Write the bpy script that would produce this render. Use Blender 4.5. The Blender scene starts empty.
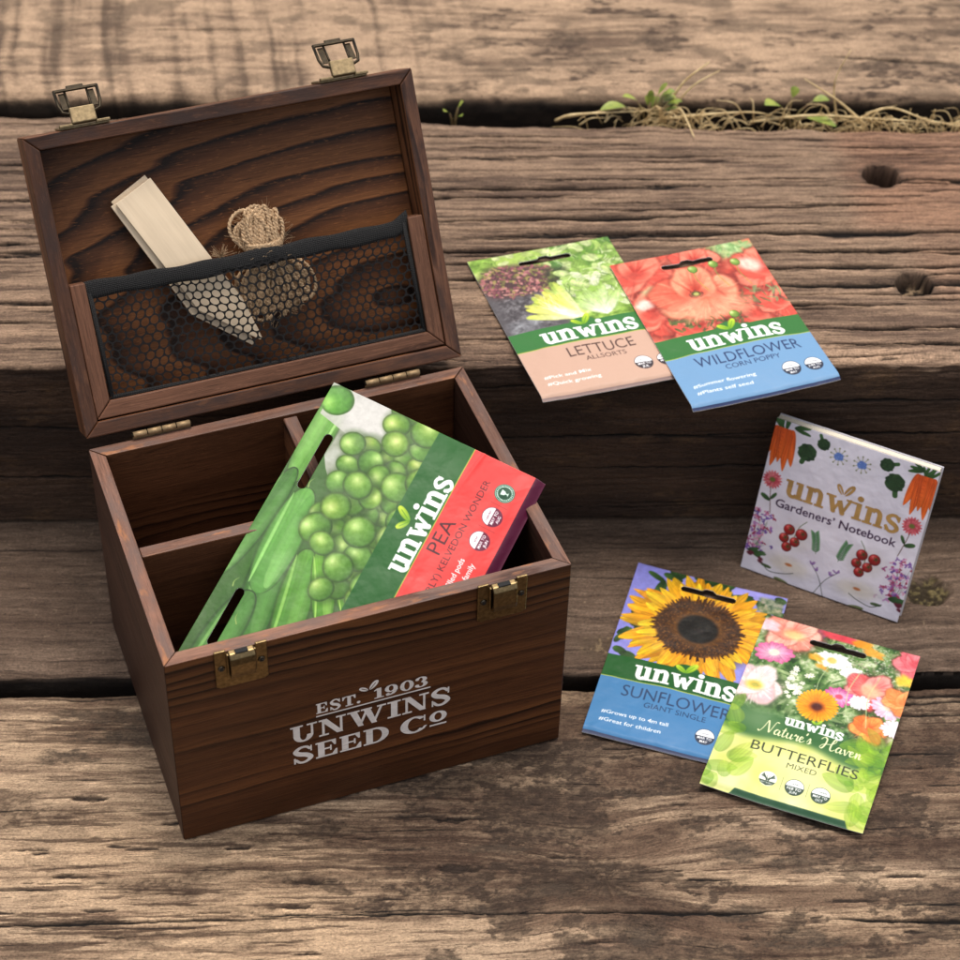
import bpy, bmesh, math, random
import numpy as np
from mathutils import Vector, Matrix

scene = bpy.context.scene
COL = scene.collection
R = math.radians
random.seed(7)

# ------------------------------------------------------------------ camera
cam_d = bpy.data.cameras.new('camera')
cam = bpy.data.objects.new('camera', cam_d)
COL.objects.link(cam)
CR = np.array([[.9992, -.0315, .0229], [-.0052, -.6900, -.7238], [.0386, .7231, -.6896]])
m = Matrix(((CR[0][0], -CR[1][0], -CR[2][0], .1169), (CR[0][1], -CR[1][1], -CR[2][1], -.7169),
            (CR[0][2], -CR[1][2], -CR[2][2], .9547), (0, 0, 0, 1)))
loc, rot, _ = m.decompose()
cam.location = loc
cam.rotation_mode = 'QUATERNION'
cam.rotation_quaternion = rot.normalized()
cam_d.sensor_width = 36
cam_d.lens = 80.62
cam_d.clip_start = .05
cam_d.clip_end = 60
cam_d.dof.use_dof = True
cam_d.dof.focus_distance = 1.17
cam_d.dof.aperture_fstop = 11
scene.camera = cam

# ------------------------------------------------------------------ light
SUN_EL, SUN_AZ = 80, 20          # azimuth measured from +Y towards +X
world = bpy.data.worlds.new('World')
scene.world = world
world.use_nodes = True
wn = world.node_tree.nodes
wl = world.node_tree.links
bg = wn['Background']
sky = wn.new('ShaderNodeTexSky')
sky.sky_type = 'NISHITA'
sky.sun_disc = False
sky.sun_elevation = R(SUN_EL)
sky.sun_rotation = R(SUN_AZ)
sky.air_density = 1.0
sky.dust_density = 4.0
sky.ozone_density = 1.0
hsv = wn.new('ShaderNodeHueSaturation')            # overcast: the blue mostly veiled
hsv.inputs['Saturation'].default_value = .30
wl.new(sky.outputs[0], hsv.inputs['Color'])
wl.new(hsv.outputs[0], bg.inputs[0])
bg.inputs[1].default_value = .15
sun_d = bpy.data.lights.new('sun', 'SUN')
sun = bpy.data.objects.new('sun', sun_d)
COL.objects.link(sun)
sun_d.energy = 1.5
sun_d.angle = R(24)
sun_d.color = (1, .90, .78)
sd = Vector((math.sin(R(SUN_AZ)) * math.cos(R(SUN_EL)), math.cos(R(SUN_AZ)) * math.cos(R(SUN_EL)), math.sin(R(SUN_EL))))
sun.location = sd * 3
sun.rotation_euler = sd.to_track_quat('Z', 'Y').to_euler()

vs = scene.view_settings
scene.display_settings.display_device = 'sRGB'
vs.view_transform = 'Standard'
vs.look = 'None'
vs.exposure = 0.40
vs.gamma = 1

# ------------------------------------------------------------------ helpers
def lin(c):
    c = np.asarray(c, dtype=np.float32)
    return np.where(c <= .04045, c / 12.92, ((c + .055) / 1.055) ** 2.4)


def h2(v, j, seed):
    n = (v.astype(np.int64) * 374761393 + j.astype(np.int64) * 668265263 + seed * 974634777) & 0xffffffff
    n = ((n ^ (n >> 13)) * 1274126177) & 0xffffffff
    n = ((n ^ (n >> 16)) * 2246822519) & 0xffffffff
    return ((n ^ (n >> 15)) & 0xffff).astype(np.float32) / 65535.


def vnoise(x, y, seed=0):
    x0 = np.floor(x); y0 = np.floor(y)
    fx = x - x0; fy = y - y0
    fx = fx * fx * (3 - 2 * fx); fy = fy * fy * (3 - 2 * fy)
    a = h2(x0, y0, seed); b = h2(x0 + 1, y0, seed)
    c = h2(x0, y0 + 1, seed); d = h2(x0 + 1, y0 + 1, seed)
    return (a + (b - a) * fx) * (1 - fy) + (c + (d - c) * fx) * fy


def fbm(x, y, seed=0, octv=4, g=.5):
    s = 0; a = 1; t = 0
    for i in range(octv):
        s = s + a * vnoise(x * 2 ** i + 17.3 * i, y * 2 ** i + 9.1 * i, seed + i)
        t += a; a *= g
    return s / t


def sstep(a, b, x):
    t = np.clip((x - a) / (b - a), 0, 1)
    return t * t * (3 - 2 * t)


def mesh_np(name, co, faces, mats=(), attrs=None, smooth=True, fmat=None):
    """faces: (n,4) or (n,3) int array"""
    me = bpy.data.meshes.new(name)
    co = np.asarray(co, dtype=np.float32); faces = np.asarray(faces, dtype=np.int32)
    k = faces.shape[1]
    me.vertices.add(len(co)); me.vertices.foreach_set('co', co.ravel())
    me.loops.add(faces.size); me.loops.foreach_set('vertex_index', faces.ravel())
    me.polygons.add(len(faces))
    me.polygons.foreach_set('loop_start', np.arange(0, faces.size, k, dtype=np.int32))
    if smooth:
        me.polygons.foreach_set('use_smooth', np.ones(len(faces), dtype=bool))
    for mm in mats:
        me.materials.append(mm)
    if fmat is not None:
        me.polygons.foreach_set('material_index', np.asarray(fmat, dtype=np.int32))
    for an, (typ, data) in (attrs or {}).items():
        at = me.attributes.new(an, typ, 'POINT')
        data = np.asarray(data, dtype=np.float32)
        if typ == 'FLOAT_COLOR':
            if data.shape[1] == 3:
                data = np.concatenate([data, np.ones((len(data), 1), np.float32)], 1)
            at.data.foreach_set('color', data.ravel())
        elif typ == 'FLOAT_VECTOR':
            at.data.foreach_set('vector', data.ravel())
        else:
            at.data.foreach_set('value', data.ravel())
    me.update(calc_edges=True)
    me.validate()
    return me


def link(name, me, parent=None, label=None, cat=None, group=None, kind=None):
    o = bpy.data.objects.new(name, me)
    COL.objects.link(o)
    if parent is not None:
        o.parent = parent
    for k, v in (('label', label), ('category', cat), ('group', group), ('kind', kind)):
        if v:
            o[k] = v
    return o


def empty(name, loc, rz=0, label=None, cat=None, group=None):
    o = link(name, None, None, label, cat, group)
    o.location = loc
    o.rotation_euler = (0, 0, rz)
    o.empty_display_size = .02
    return o


def grid_faces(nr, nc):
    i = np.arange(nr * nc, dtype=np.int32).reshape(nr, nc)
    return np.stack([i[:-1, :-1], i[:-1, 1:], i[1:, 1:], i[1:, :-1]], -1).reshape(-1, 4)


class Nt:
    """small node-graph builder"""
    def __init__(s, name):
        s.m = bpy.data.materials.new(name)
        s.m.use_nodes = True
        s.t = s.m.node_tree
        s.b = s.t.nodes['Principled BSDF']

    def n(s, typ, ins=None, **kw):
        nd = s.t.nodes.new(typ)
        for k, v in kw.items():
            setattr(nd, k, v)
        for k, v in (ins or {}).items():
            s.put(nd.inputs[k], v)
        return nd

    def put(s, sock, v):
        if isinstance(v, bpy.types.NodeSocket):
            s.t.links.new(v, sock)
        else:
            sock.default_value = v

    def math(s, op, a, b=0., c=None):
        nd = s.n('ShaderNodeMath', operation=op)
        s.put(nd.inputs[0], a); s.put(nd.inputs[1], b)
        if c is not None:
            s.put(nd.inputs[2], c)
        return nd.outputs[0]

    def attr(s, name, out='Color'):
        return s.n('ShaderNodeAttribute', attribute_name=name).outputs[out]

    def mapping(s, vec, scale=(1, 1, 1), loc=(0, 0, 0), rot=(0, 0, 0)):
        nd = s.n('ShaderNodeMapping', {'Vector': vec, 'Scale': scale, 'Location': loc, 'Rotation': rot})
        return nd.outputs[0]

    def noise(s, vec, scale=1., detail=3., rough=.55, dist=0.):
        nd = s.n('ShaderNodeTexNoise', {'Vector': vec, 'Scale': scale, 'Detail': detail, 'Roughness': rough, 'Distortion': dist})
        return nd.outputs[0]

    def ramp(s, fac, stops, interp='LINEAR'):
        nd = s.n('ShaderNodeValToRGB', {'Fac': fac})
        cr = nd.color_ramp
        cr.interpolation = interp
        while len(cr.elements) < len(stops):
            cr.elements.new(.5)
        for e, (p, c) in zip(cr.elements, stops):
            e.position = p
            e.color = (c, c, c, 1) if not isinstance(c, (tuple, list)) else (*c, 1)
        return nd.outputs[0]

    def mix(s, typ, fac, a, b):
        nd = s.n('ShaderNodeMix', data_type='RGBA', blend_type=typ)
        s.put(nd.inputs[0], fac); s.put(nd.inputs[6], a); s.put(nd.inputs[7], b)
        return nd.outputs[2]

    def bump(s, h, strength, dist, normal=None):
        ins = {'Height': h, 'Strength': strength, 'Distance': dist}
        if normal is not None:
            ins['Normal'] = normal
        return s.n('ShaderNodeBump', ins).outputs[0]

    def out(s, **kw):
        for k, v in kw.items():
            s.put(s.b.inputs[k.replace('_', ' ')], v)
        return s.m


def plain(name, c, rough=.5, metal=0., spec=.5, var=.15, scale=400, bump=0.):
    t = Nt(name)
    tc = t.n('ShaderNodeTexCoord').outputs['Object']
    nz = t.noise(tc, scale, 4)
    f = t.ramp(nz, [(.3, 1 - var), (.7, 1 + var)])
    colr = t.mix('MULTIPLY', 1., (*c, 1), f)
    kw = dict(Base_Color=colr, Roughness=rough, Metallic=metal)
    if bump:
        kw['Normal'] = t.bump(nz, .6, bump)
    t.put(t.b.inputs['Specular IOR Level'], spec)
    return t.out(**kw)


# ------------------------------------------------------------------ weathered timber sleepers
def timber_mat(name, spec=.25):
    t = Nt(name)
    g = t.attr('grain', 'Vector')
    c = t.attr('Col')
    n1 = t.noise(t.mapping(g, (95, 1500, 1)), 1, 4, .65)
    n2 = t.noise(t.mapping(g, (420, 3600, 1)), 1, 2, .6)
    n3 = t.noise(t.mapping(g, (700, 900, 1)), 1, 3, .6)
    f = t.math('ADD', t.math('MULTIPLY', n1, .55), t.math('ADD', t.math('MULTIPLY', n2, .25), t.math('MULTIPLY', n3, .2)))
    k = t.ramp(f, [(.36, .62), (.47, .92), (.53, 1.04), (.63, 1.32)])
    sp = t.noise(t.mapping(g, (620, 980, 1), (5, 5, 0)), 1, 3, .7)
    spk = t.ramp(sp, [(.32, .50), (.44, .92), (.55, 1.05), (.68, 1.42)])
    fis = t.ramp(t.noise(t.mapping(g, (30, 900, 1), (3, 1, 0)), 1, 4, .68), [(.335, .25), (.375, 1.)])
    fis2 = t.ramp(t.noise(t.mapping(g, (110, 1700, 1), (7, 2, 0)), 1, 3, .6), [(.33, .40), (.40, 1.)])
    chip = t.ramp(t.noise(t.mapping(g, (150, 1100, 1), (1, 9, 0)), 1, 3, .6), [(.63, 1.), (.70, 1.45)])
    colr = t.mix('MULTIPLY', 1., c, k)
    colr = t.mix('MULTIPLY', 1., colr, spk)
    colr = t.mix('MULTIPLY', 1., colr, fis)
    colr = t.mix('MULTIPLY', .85, colr, fis2)
    colr = t.mix('MULTIPLY', .8, colr, chip)
    f = t.math('ADD', f, t.math('ADD', t.math('MULTIPLY', fis, .35), t.math('ADD', t.math('MULTIPLY', fis2, .2), t.math('MULTIPLY', sp, .3))))
    b = t.bump(f, .8, .0011)
    t.put(t.b.inputs['Specular IOR Level'], spec)
    return t.out(Base_Color=colr, Roughness=.82, Normal=b)


MT = timber_mat('weathered_timber')


def axis_pts(segs):
    out = []
    for a, b, st in segs:
        n = max(2, int(round((b - a) / st)) + 1)
        p = np.linspace(a, b, n)
        out.append(p if not out else p[1:])
    return np.concatenate(out)


def add_cracks(h, dark, x, S, rng, n, xr, sr, lr, wr, depth, wander=.002, listed=(), slope=(-.02, .02), edge_light=None):
    """x (nc,), S (nr,) arc-length per row (approx); modifies h, dark in place"""
    items = list(listed)
    for i in range(n):
        L = rng.uniform(*lr)
        xa = rng.uniform(xr[0] - L * .5, xr[1])
        items.append((xa, xa + L, rng.uniform(*sr), rng.uniform(*wr) * rng.uniform(.5, 1), rng.uniform(*slope)))
    for (xa, xb, s0, w, sl) in items:
        ci = np.where((x >= xa) & (x <= xb))[0]
        if len(ci) < 3:
            continue
        xx = x[ci]
        seed = int(rng.integers(1, 99999))
        cen = s0 + sl * (xx - (xa + xb) / 2) + (fbm(xx * 18, xx * 0 + .5, seed, 4, .6) - .5) * wander * 2.6 + (vnoise(xx * 240, xx * 0, seed + 3) - .5) * .0006
        tp = np.sin(np.clip((xx - xa) / (xb - xa), 0, 1) * np.pi) ** .6
        ww = w * tp * (.45 + 1.1 * vnoise(xx * 55, xx * 0, seed + 7)) + 1e-5
        ri = np.where((S > cen.min() - 5 * w) & (S < cen.max() + 5 * w))[0]
        if len(ri) == 0:
            continue
        d = (S[ri][:, None] - cen[None, :]) / ww[None, :]
        e = np.exp(-np.abs(d) ** 2.2)
        sub = np.ix_(ri, ci)
        h[sub] -= depth * e * np.minimum(1, tp)[None, :] * min(1.4, w / .0009)
        if edge_light is not None:          # broken highlight painted into the colour along the crack's near edge
            edge_light[sub] = np.maximum(edge_light[sub], np.exp(-((d + 2.1) / .9) ** 2) * (vnoise(xx * 130, xx * 0, seed + 11) > .35)[None, :] * np.minimum(1, tp)[None, :])
        dark[sub] = np.maximum(dark[sub], e * np.minimum(1, tp * 1.6)[None, :])


def sleeper(label, seed, x, yf, yb, zt, zb, front, top, style, r=.006):
    """front: list of (z_from,z_to,step); top: list of (t_from,t_to,step_m) along depth"""
    rng = np.random.default_rng(seed)
    depth = float(np.mean(yb(x) - yf(x)))
    rows = []                      # (kind, t, z, ny, nz, s)
    zf = axis_pts(front)
    for z in zf:
        rows.append((0., z, -1., 0., z - (zt - r)))
    s0 = 0.
    for a in np.linspace(0, math.pi / 2, 8)[1:]:
        rows.append((r - r * math.cos(a), zt - r + r * math.sin(a), -math.cos(a), math.sin(a), r * a))
    s1 = r * math.pi / 2
    tp = axis_pts([(r + a * (depth - 2 * r), r + b * (depth - 2 * r), st) for a, b, st in top])[1:]
    for y in tp:
        rows.append((y, zt, 0., 1., s1 + y - r))
    s2 = s1 + depth - 2 * r
    for a in np.linspace(0, math.pi / 2, 6)[1:]:
        rows.append((depth - r + r * math.sin(a), zt - r + r * math.cos(a), math.sin(a), math.cos(a), s2 + r * a))
    for z in np.linspace(zt - r, zb, 5)[1:]:
        rows.append((depth, z, 1., 0., s2 + r * 1.57 + (zt - r - z)))
    rw = np.array(rows)
    Y0, Z0, NY, NZ, S = rw.T
    nr, nc = len(rw), len(x)
    X = np.broadcast_to(x[None, :], (nr, nc))
    SS = np.broadcast_to(S[:, None], (nr, nc))
    h, colr, grain_s = style(X, SS, x, S, rng, s1, s2)
    # uneven, worn arrises
    edge = np.exp(-((SS - s1 * .5) / .008) ** 2)
    edge2 = np.exp(-((SS - s2) / .008) ** 2)
    wear = (fbm(X * 22, X * 0 + seed, seed, 4, .6) - .35) * .008
    h = h - edge * np.maximum(wear, -.001) - edge2 * np.maximum((fbm(X * 25, X * 0 + seed + 5, seed + 9, 4, .6) - .35) * .008, -.001)
    f = Y0[:, None] / depth
    y = yf(x)[None, :] * (1 - f) + yb(x)[None, :] * f + NY[:, None] * h
    z = Z0[:, None] + NZ[:, None] * h
    co = np.stack([X, y, z], -1).reshape(-1, 3)
    faces = grid_faces(nr, nc)
    gr = np.stack([X, grain_s, X * 0], -1).reshape(-1, 3)
    # end caps and underside
    me = mesh_np('timber_sleeper', co, faces, [MT], {'Col': ('FLOAT_COLOR', colr.reshape(-1, 3)), 'grain': ('FLOAT_VECTOR', gr)})
    bm = bmesh.new(); bm.from_mesh(me)
    bm.verts.ensure_lookup_table()
    left = [bm.verts[i * nc] for i in range(nr)]
    right = [bm.verts[i * nc + nc - 1] for i in range(nr)]
    bm.faces.new(left); bm.faces.new(right[::-1])
    bm.faces.new([left[0], right[0], right[-1], left[-1]])
    bm.to_mesh(me); bm.free()
    return link('timber_sleeper', me, None, label, 'timber beam', 'timber sleepers forming the steps')


def blend(base, c, m):
    return base * (1 - m[..., None]) + np.asarray(c, np.float32) * m[..., None]


def pits(h, mask, X, SS, x, S, rng, items):
    for (px, ps, rx, rs, d) in items:
        ci = np.where(np.abs(x - px) < rx * 1.6)[0]
        ri = np.where(np.abs(S - ps) < rs * 2.2)[0]
        if len(ci) == 0 or len(ri) == 0:
            continue
        sub = np.ix_(ri, ci)
        sd_ = int(rng.integers(1, 9999))
        xx = X[sub]; ss = SS[sub]
        q = ((xx - px) / rx) ** 2 + ((ss - ps) / rs) ** 2 + (fbm(xx * 110, ss * 420, sd_, 4, .65) - .5) * 2.6
        e = 1 - sstep(.35, 1., q)
        h[sub] -= d * e
        mask[sub] = np.maximum(mask[sub], e)


def style1(X, SS, x, S, rng, s1, s2):
    """front sleeper: pale, fibrous, blotched"""
    off = S[0] * 0
    y = SS - s1 + .006 - .14          # world y on the top face
    # grain deflected round a big knot
    kx, ky = .228, -.030
    rr = np.hypot((X - kx) / 1.5, y - ky)
    kn = np.exp(-(rr / .030) ** 2)
    sw = SS + .016 * np.tanh((y - ky) / .012) * np.exp(-((X - kx) / .05) ** 2) * np.exp(-((y - ky) / .05) ** 2)
    sw = sw + (fbm(X * 7, SS * 20, 41, 3) - .5) * .006
    f1 = fbm(X * 22, sw * 330, 11, 4, .62)
    f2 = fbm(X * 75, sw * 900, 12, 3, .6)
    lowa = fbm(X * 8, sw * 32, 13, 4, .55)
    rough = fbm(X * 260, SS * 420, 15, 3, .6)
    grit = fbm(X * 210, sw * 520, 14, 3, .7)
    tx = (f1 - .5) * .30 + (f2 - .5) * .30 + (grit - .5) * .45
    h = (f1 - .5) * .0007 + (f2 - .5) * .0005 + (lowa - .5) * .0022 + (rough - .5) * .0005 + (grit - .5) * .0007
    stip = sstep(.36, .64, fbm(X * 230, SS * 430, 16, 4, .75))
    tone = f1 * .45 + f2 * .20 + lowa * .35
    c = blend(np.zeros(X.shape + (3,), np.float32) + np.array([.165, .105, .068], np.float32), (.45, .315, .202), sstep(.34, .62, tone))
    w = fbm(X * 6 + 3, sw * 16, 17, 3)
    c = c * (1 + (w[..., None] - .5) * np.array([.30, .22, .10], np.float32)) * (.78 + .44 * grit[..., None])
    ln = (1 - sstep(.335, .40, fbm(X * 16, sw * 430, 18, 4, .62))) * .8
    c = blend(c, (.060, .034, .022), ln)
    h = h - ln * .0006
    right = sstep(.10, .24, X + .1 * (fbm(X * 9, SS * 12, 19, 3) - .5))
    c = blend(c, (.118, .071, .045), right * .80 * sstep(.34, .60, fbm(X * 15, sw * 60, 21, 4) + tx * .5))
    reg = sstep(.47, .60, fbm(X * 9, sw * 30, 23, 5, .62) + .10 * sstep(-.05, .02, y) + .10 * sstep(.06, .16, X) - .09)
    c = blend(c, (.042, .023, .015), reg * (.42 + .40 * stip * sstep(-.5, .5, tx + .3)))
    bl = sstep(.585, .64, fbm(X * 28, SS * 60, 25, 4, .6) + .06 * (X > .1) + (stip - .5) * .06)
    c = blend(c, (.040, .026, .018), bl * (.25 + .55 * sstep(.02, .1, X)) * (.6 + .4 * stip))
    h = h - bl * .0005
    dark = np.zeros_like(h)
    cr = [(-.30, .26, .1, .0011, 0)]
    ys = lambda yy: yy + .14 - .006 + s1
    add_cracks(h, dark, x, S, rng, 26, (-.2, .55), (ys(-.11), ys(.10)), (.02, .09), (.0004, .0008), .0016, .0012,
               [(-.16, .10, ys(-.0525), .00085, .010), (.03, .20, ys(-.0495), .0007, .004), (.17, .33, ys(-.0500), .0011, -.01), (.34, .47, ys(-.058), .0012, -.03),
                (-.10, .02, ys(.105), .0010, 0), (.30, .52, ys(.100), .0012, 0), (.34, .50, ys(.094), .0009, .02), (.36, .56, ys(.085), .0008, 0), (.20, .34, ys(.088), .0006, .02)])
    pm = np.zeros_like(h)
    items = []
    for i in range(46):
        items.append((rng.uniform(-.15, .5), ys(rng.uniform(-.10, .10)), rng.uniform(.005, .017), rng.uniform(.0007, .0016), rng.uniform(.0005, .0014)))
    items += [(.045, ys(.048), .013, .0032, .0022), (-.055, ys(.03), .012, .0025, .0016), (.065, ys(-.028), .012, .0022, .0022), (-.06, ys(-.022), .010, .002, .002),
              (.03, ys(-.005), .010, .002, .0016), (.145, ys(.012), .012, .003, .0018), (.065, ys(-.044), .010, .0018, .0018), (.15, ys(-.02), .014, .003, .002)]
    pits(h, pm, X, SS, x, S, rng, items)
    c = blend(c, (.028, .018, .013), np.clip(pm * .95 * (1 + tx), 0, 1))
    pl = np.clip(np.roll(pm, -4, 0) - pm, 0, 1)
    c = c * (1 + .35 * pl[..., None])
    pm2 = np.zeros_like(h)
    big = [(.197, ys(-.034), .020, .007, .0012), (.16, ys(-.048), .009, .005, .001), (.30, ys(-.012), .018, .008, .001), (.335, ys(-.02), .022, .008, .001), (.36, ys(.01), .02, .012, .001),
           (.30, ys(-.052), .014, .006, .001), (.245, ys(-.064), .012, .010, .0014), (.33, ys(-.068), .03, .007, .0012), (.26, ys(.03), .022, .004, .0008), (.39, ys(.05), .022, .008, .001), (.17, ys(-.008), .02, .005, .0008),
           (-.02, ys(.075), .05, .010, .0004), (-.05, ys(.09), .04, .006, .0004), (.02, ys(.062), .03, .006, .0005), (-.07, ys(.06), .02, .006, .0004)]
    pits(h, pm2, X, SS, x, S, rng, big)
    c = blend(c, (.062, .044, .031), np.clip(pm2 * (.50 + .32 * stip) * (1 + tx), 0, 1))
    # knot: dark heart with radial checks
    ang = np.arctan2(y - ky, X - kx)
    rad = sstep(.45, .62, fbm(ang * 5.0, rr * 40, 33, 3)) * np.exp(-(rr / .022) ** 2)
    c = blend(c, (.060, .040, .028), np.clip(rad * .55 * (1 + tx * 2) + np.exp(-(rr / .007) ** 2) * .45, 0, 1))
    h = h - rad * .0012 + kn * .0012
    c = blend(c, (.006, .004, .003), np.clip(dark * 1.4, 0, 1))
    # grey weathered top skin lost toward gap
    return h, c, sw


def style2(X, SS, x, S, rng, s1, s2):
    """step tread in front of the riser: smoother, dark brown"""
    sw = SS + (fbm(X * 5, SS * 14, 51, 3) - .5) * .006
    y = SS - s1 + .006 + .117
    kn = np.zeros_like(SS)
    for (kx, ky, a) in ((.2375, .141, .012), (.443, .186, .013)):
        sw = sw + .010 * np.tanh((y - ky) / .010) * np.exp(-((X - kx) / .04) ** 2) * np.exp(-((y - ky) / .035) ** 2)
    f1 = fbm(X * 20, sw * 320, 52, 4, .6)
    f2 = fbm(X * 80, sw * 900, 53, 3, .6)
    low = fbm(X * 7, sw * 26, 54, 4)
    rough = fbm(X * 300, SS * 400, 55, 3)
    h = (f1 - .5) * .0009 + (f2 - .5) * .0006 + (low - .5) * .0016 + (rough - .5) * .0004
    tone = f1 * .4 + f2 * .25 + low * .35
    grit = fbm(X * 200, sw * 480, 56, 3, .7)
    c = blend(np.full(X.shape + (3,), 0., np.float32) + np.array([.095, .062, .043], np.float32), (.175, .120, .085), sstep(.34, .64, tone))
    c = c * (.75 + .5 * grit[..., None])
    ln = (1 - sstep(.30, .36, fbm(X * 14, sw * 430, 63, 4, .62))) * .6
    c = blend(c, (.040, .025, .017), ln)
    h = h + (grit - .5) * .0006
    wt = sstep(.5, .7, fbm(X * 11, sw * 40, 57, 4))
    c = blend(c, (.09, .056, .038), wt * .4)
    for (kx, ky, a) in ((.2375, .141, .011), (.443, .186, .0125)):
        q = np.hypot((X - kx) / 1.15, y - ky) / a + (fbm(X * 150, SS * 150, 58, 3) - .5) * .5
        k = 1 - sstep(.7, 1.1, q)
        cell = fbm(X * 420, SS * 420, 59, 3)
        if kx > .4:
            c = blend(c, (.030, .022, .010), k * .9)
            c = blend(c, (.16, .125, .055), k * sstep(.55, .68, cell))
            h = h - k * .0045 + k * (cell - .5) * .004
        else:
            c = blend(c, (.10, .068, .045), k * .8)
            c = blend(c, (.24, .17, .10), k * sstep(.55, .7, cell) * .8)
            h = h + k * (cell - .5) * .0018
    dark = np.zeros_like(h)
    ys = lambda yy: yy - .117 - .006 + s1
    add_cracks(h, dark, x, S, rng, 14, (-.2, .55), (ys(.12), ys(.246)), (.04, .14), (.0003, .0006), .0010, .0012,
               [(-.25, -.02, ys(.2245), .0009, .002), (.20, .36, ys(.224), .0005, 0), (.23, .5, ys(.236), .0005, 0)])
    c = blend(c, (.018, .012, .009), dark)
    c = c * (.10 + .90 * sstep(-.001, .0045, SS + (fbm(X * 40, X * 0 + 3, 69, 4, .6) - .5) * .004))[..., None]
    # debris flecks
    fl = sstep(.93, .97, vnoise(X * 420, SS * 420, 61)) * sstep(.62, .8, vnoise(X * 31, SS * 31, 62))
    c = blend(c, (.30, .22, .14), fl * .6)
    return h, c, sw


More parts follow.
